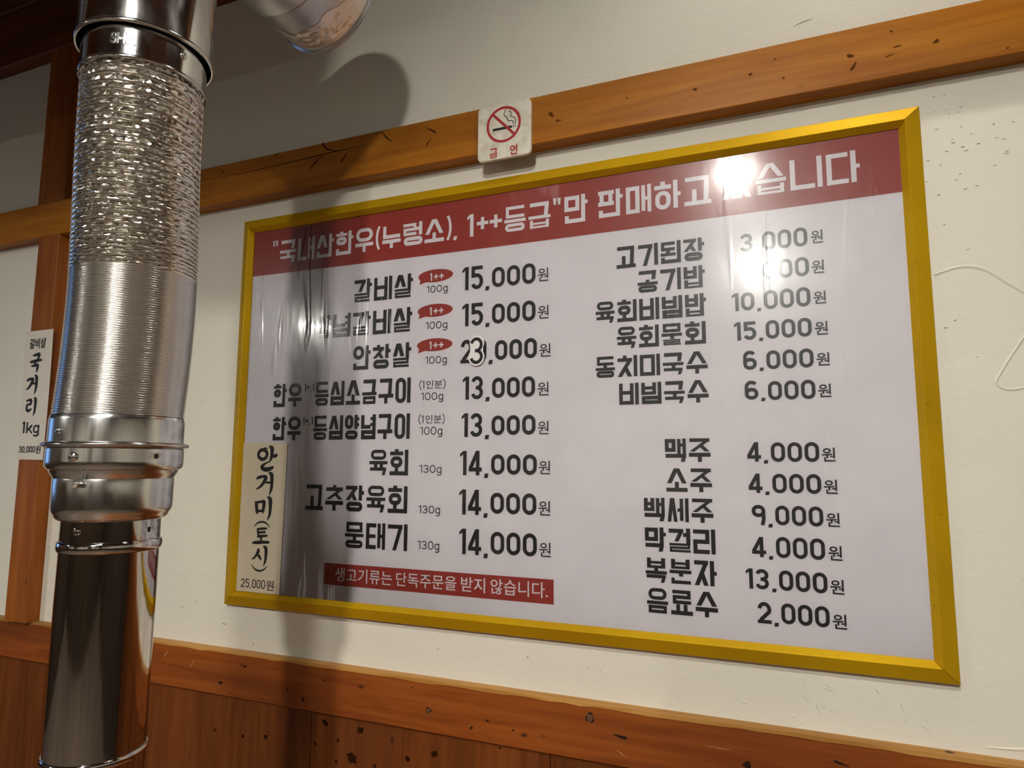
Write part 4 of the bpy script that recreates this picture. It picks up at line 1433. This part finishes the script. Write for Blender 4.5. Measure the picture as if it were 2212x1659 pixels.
# lower collar: band, bead, lip, cone
lc = [(0.0620, -0.4440), (0.0628, -0.4462), (0.0632, -0.4480), (0.0632, -0.4690)] + bead(0.0632, -0.4735, 0.0030, 13, 0.0058) + [(0.0640, -0.4775), (0.0641, -0.4900), (0.0639, -0.4945), (0.0622, -0.4978), (0.0600, -0.4990), (0.0592, -0.5010), (0.0578, -0.5040), (0.0562, -0.5062), (0.0552, -0.5085)]
lower = mk('lower_collar', *lathe(lc, AX, 128), STEEL, pipe, smooth=True)
dome('rivet', 0.0632, -90.6, -0.4602, 0.0038, 0.0024, STEEL, lower)
dome('stud', 0.0641, -71.9, -0.4855, 0.0046, 0.0030, STEEL, lower, 1.1)
def plate_slot(r, phi, z, w, h, name, mat, parent, d):
    P = rrect(-w / 2, w / 2, -h / 2, h / 2, h * 0.49, 5)
    v = [on_cyl(r, phi, z, a, b, d) for a, b in P]
    return mk(name, v, [tuple(range(len(P)))], mat, parent)
so = plate_slot(0.0641, -5.3, -0.4846, 0.0130, 0.0066, 'slot', simple('slot_edge', (0.5, 0.44, 0.36), 0.4, 0.6), lower, 0.0003)
plate_slot(0.0641, -4.6, -0.4846, 0.0052, 0.0052, 'slot_hole', HOLE, lower, 0.0005)
# reducer sleeve
rc = [(0.0552, -0.5060), (0.0560, -0.5090), (0.0561, -0.5140), (0.0558, -0.5370), (0.0550, -0.5405), (0.0540, -0.5425), (0.0528, -0.5440), (0.0522, -0.5465), (0.0508, -0.5480), (0.0490, -0.5495), (0.0470, -0.5500)]
red = mk('reducer', *lathe(rc, AX, 128), STEEL, pipe, smooth=True)
screw('screw', 0.0560, -69.0, -0.5129, 0.0036, 0.0085, STEEL, red)
# polished tube with beads
tb = [(0.0460, -0.5400), (0.0461, -0.5695)] + bead(0.0460, -0.5758, 0.0056, 15, 0.0026) + [(0.0459, -0.5822), (0.0456, -0.7765)] + bead(0.0456, -0.7815, 0.0038, 13, 0.0020) + [(0.0456, -0.7860), (0.0456, -0.8600), (0.0462, -0.8650), (0.0450, -0.8650), (0.0445, -0.8600), (0.0445, -0.80)]
tube = mk('polished_tube', *lathe(tb, AX, 128), MIRROR, pipe, smooth=True)
dome('dimple', 0.0461, -77.0, -0.5590, 0.0040, 0.0012, MIRROR, tube, 1.3)
plate_slot(0.0461, 9.5, -0.5600, 0.0016, 0.0050, 'vent_slit', HOLE, tube, 0.0003)

# ------------------------------------------------------------------ horizontal duct, capped just short of the wall
DX, DZ = 0.351, 0.258
duct = thing('air_duct', 'round galvanised ventilation duct ending in a foil taped cap near the wall', 'duct', (DX, -0.9, DZ - 0.09))
d1 = [(0.0905, -0.62), (0.0905, -0.345)] + [(0.0905 + 0.0016 * math.sin(math.pi * k / 6), -0.345 + 0.008 * k / 6) for k in range(7)] + [(0.0905, -0.330), (0.0905, -0.302), (0.0915, -0.298), (0.0905, -0.296), (0.0885, -0.296)]
body = mk('duct_body', *lathe_y(d1, DX, DZ, 128), DUCT, duct, smooth=True)
d2 = [(0.0888, -0.33), (0.0888, -0.212), (0.0898, -0.208)] + [(0.0905 + 0.0034 * math.sin(math.pi * k / 8), -0.207 + 0.008 * k / 8) for k in range(9)] + [(0.0880, -0.198), (0.0600, -0.197), (0.0010, -0.197)]
mk('end_cap', *lathe_y(d2, DX, DZ, 128), DUCT, duct, smooth=True)
# crumpled tape round the cap
random.seed(5)
v, f = [], []
nc, nrw = 74, 5
for j in range(nrw + 1):
    for k in range(nc):
        a = 2 * math.pi * k / nc
        edge = 0.0045 * math.sin(a * 5 + 1) + 0.003 * math.sin(a * 11)
        y = -0.2095 - (0.044 + edge) * j / nrw
        r = 0.0894 + (random.uniform(0, 0.0012) if 0 < j < nrw else 0)
        v.append((DX + r * math.cos(a), y + random.uniform(-.002, .002) * (0 < j < nrw), DZ + r * math.sin(a)))
for j in range(nrw):
    for k in range(nc):
        k2 = (k + 1) % nc
        f.append((j * nc + k, j * nc + k2, (j + 1) * nc + k2, (j + 1) * nc + k))
mk('foil_tape', v, f, TAPE, duct)
# branch down to the extractor pipe
br = [(0.073, 0.26), (0.073, 0.150), (0.0755, 0.146), (0.073, 0.142), (0.073, 0.120), (0.0706, 0.120)]
mk('branch', *lathe(br, AX, 96), DUCT, duct, smooth=True)
# elbow up into an added trunk duct, unseen, on the wall side of the room
def tube_path(path, r, seg=40):
    v, f = [], []
    n = len(path)
    for i, p in enumerate(path):
        d = (Vector(path[min(n - 1, i + 1)]) - Vector(path[max(0, i - 1)])).normalized()
        side = Vector((1, 0, 0)) if abs(d.x) < 0.5 else Vector((0, 1, 0))
        b = d.cross(side).normalized()
        a_ = b.cross(d).normalized()
        for k in range(seg):
            t = 2 * math.pi * k / seg
            q_ = Vector(p) + r * (a_ * math.cos(t) + b * math.sin(t))
            v.append(tuple(q_))
    for i in range(n - 1):
        for k in range(seg):
            k2 = (k + 1) % seg
            f.append((i * seg + k, i * seg + k2, (i + 1) * seg + k2, (i + 1) * seg + k))
    return v, f
EL = [(DX, -0.62 - 0.13 * math.sin(a), DZ + 0.13 * (1 - math.cos(a))) for a in [math.pi / 2 * k / 8 for k in range(9)]] + [(DX, -0.75, 0.42)]
mk('elbow', *tube_path(EL, 0.0905), DUCT, duct, smooth=True)
TR, TZ = 0.16, 0.52
tv, tf = tube_path([(XL, -0.75, TZ), (-1.5, -0.75, TZ), (0.46, -0.75, TZ)], TR, 64)
tf.append(tuple(range(2 * 64, 3 * 64)))
mk('unseen_trunk', tv, tf, DUCT, duct, smooth=True)  # added out of view to shade the upper-left wall from the lamps
tv, tf = tube_path([(XL, -1.98, 0.58), (0.0, -1.98, 0.58), (XR, -1.98, 0.58)], TR, 64)
mk('unseen_trunk', tv, tf, DUCT, duct, smooth=True)  # second unseen trunk, added to cut far lamp light above the beam
tv, tf = tube_path([(-1.6, -1.98, 0.57), (-1.6, -0.75, 0.57)], 0.11, 48)
mk('cross_duct', tv, tf, DUCT, duct, smooth=True)
for x in (-2.4, -1.2, 0.0):
    mk('hanger_strap', *tube_path([(x - 0.015, -0.75, TZ), (x + 0.015, -0.75, TZ)], TR + 0.002, 48), STEEL, duct, smooth=True)
    mk('hanger_rod', *lathe([(0.005, TZ + TR), (0.005, ZC)], (x, -0.75), 10), STEEL, duct, smooth=True)

# ------------------------------------------------------------------ pendant lamps (they light the room)
def glow(strength):
    m = bpy.data.materials.new('lamp_glow')
    m.use_nodes = True
    nt = m.node_tree
    nt.nodes.remove(nt.nodes['Principled BSDF'])
    e = N(nt, 'ShaderNodeEmission')
    e.inputs[0].default_value = (1.0, 0.975, 0.90, 1)
    e.inputs[1].default_value = strength
    nt.links.new(e.outputs[0], nt.nodes['Material Output'].inputs[0])
    return m
SHADE = simple('dark_enamel_shade', (0.05, 0.045, 0.04), 0.5)
SOCK = simple('black_socket', (0.02, 0.02, 0.02), 0.5)

def uvball(r, nu=12, nv=8):
    v = [(0, 0, r)]
    for j in range(1, nv):
        for i in range(nu):
            a, b = math.pi * j / nv, 2 * math.pi * i / nu
            v.append((r * math.sin(a) * math.cos(b), r * math.sin(a) * math.sin(b), r * math.cos(a)))
    v.append((0, 0, -r))
    f = [(0, 1 + i, 1 + (i + 1) % nu) for i in range(nu)]
    for j in range(nv - 2):
        for i in range(nu):
            a = 1 + j * nu
            f.append((a + i, a + nu + i, a + nu + (i + 1) % nu, a + (i + 1) % nu))
    b = 1 + (nv - 2) * nu
    f += [(len(v) - 1, b + (i + 1) % nu, b + i) for i in range(nu)]
    return v, f

LAB = [('pendant_lamp_offscreen', 'globe_offscreen', 'shaded globe lamp hanging opposite the menu, mirrored in its maroon headline'),
       ('accent_lamp_offscreen', 'small_globe_offscreen', 'small shaded globe lamp hanging close to the wall above the menu corner'),
       ('room_lamp_offscreen', 'glass_globe_offscreen', 'shaded globe lamp hanging far along the room towards the window'),
       ('hanging_lamp_offscreen', 'glowing_globe_offscreen', 'shaded globe lamp hanging in the middle of the room, behind the one facing the menu')]
k = 0
for (x, y, z, s, rim) in LAMPS:
    rad = 0.045 if y > -1 else 0.056
    L = thing(LAB[k][0], LAB[k][2], 'lamp', (x, y, z - rad), 'globe lamps hanging from the ceiling')
    bv, bf = uvball(rad)
    mk(LAB[k][1], [(x + a, y + b, z + c) for a, b, c in bv], bf, glow(s), L, smooth=True)
    k += 1
    mk('socket', *lathe([(0.001, z + rad + 0.045), (0.020, z + rad + 0.045), (0.024, z + rad + 0.02), (0.026, z + rad - 0.006)], (x, y), 20), SOCK, L, smooth=True)
    if rim is not None:
        zr = z + rim
        mk('shade', *lathe([(0.022, z + 0.105), (0.030, z + 0.102), (0.060, z + 0.085), (0.110, z + 0.045), (0.140, zr + 0.004), (0.141, zr), (0.139, zr), (0.108, z + 0.041), (0.058, z + 0.081), (0.022, z + 0.099)], (x, y), 40), SHADE, L, smooth=True)
    mk('cord', *lathe([(0.003, z + rad + 0.04), (0.003, ZC)], (x, y), 8), SOCK, L, smooth=True)

# ------------------------------------------------------------------ the table the pipe hangs over
tab = thing('dining_table', 'brown wooden dining table standing under the extractor pipe', 'table', (0.40, -0.55, ZF))
mk('table_top', *boxvf(-0.15, 0.85, -0.90, -0.14, -1.20, -1.16, 0.004), W_TABLE, tab)
for lx in (-0.12, 0.76):
    for ly in (-0.87, -0.23):
        mk('leg', *boxvf(lx, lx + 0.06, ly, ly + 0.06, ZF, -1.20), W_TABLE, tab)
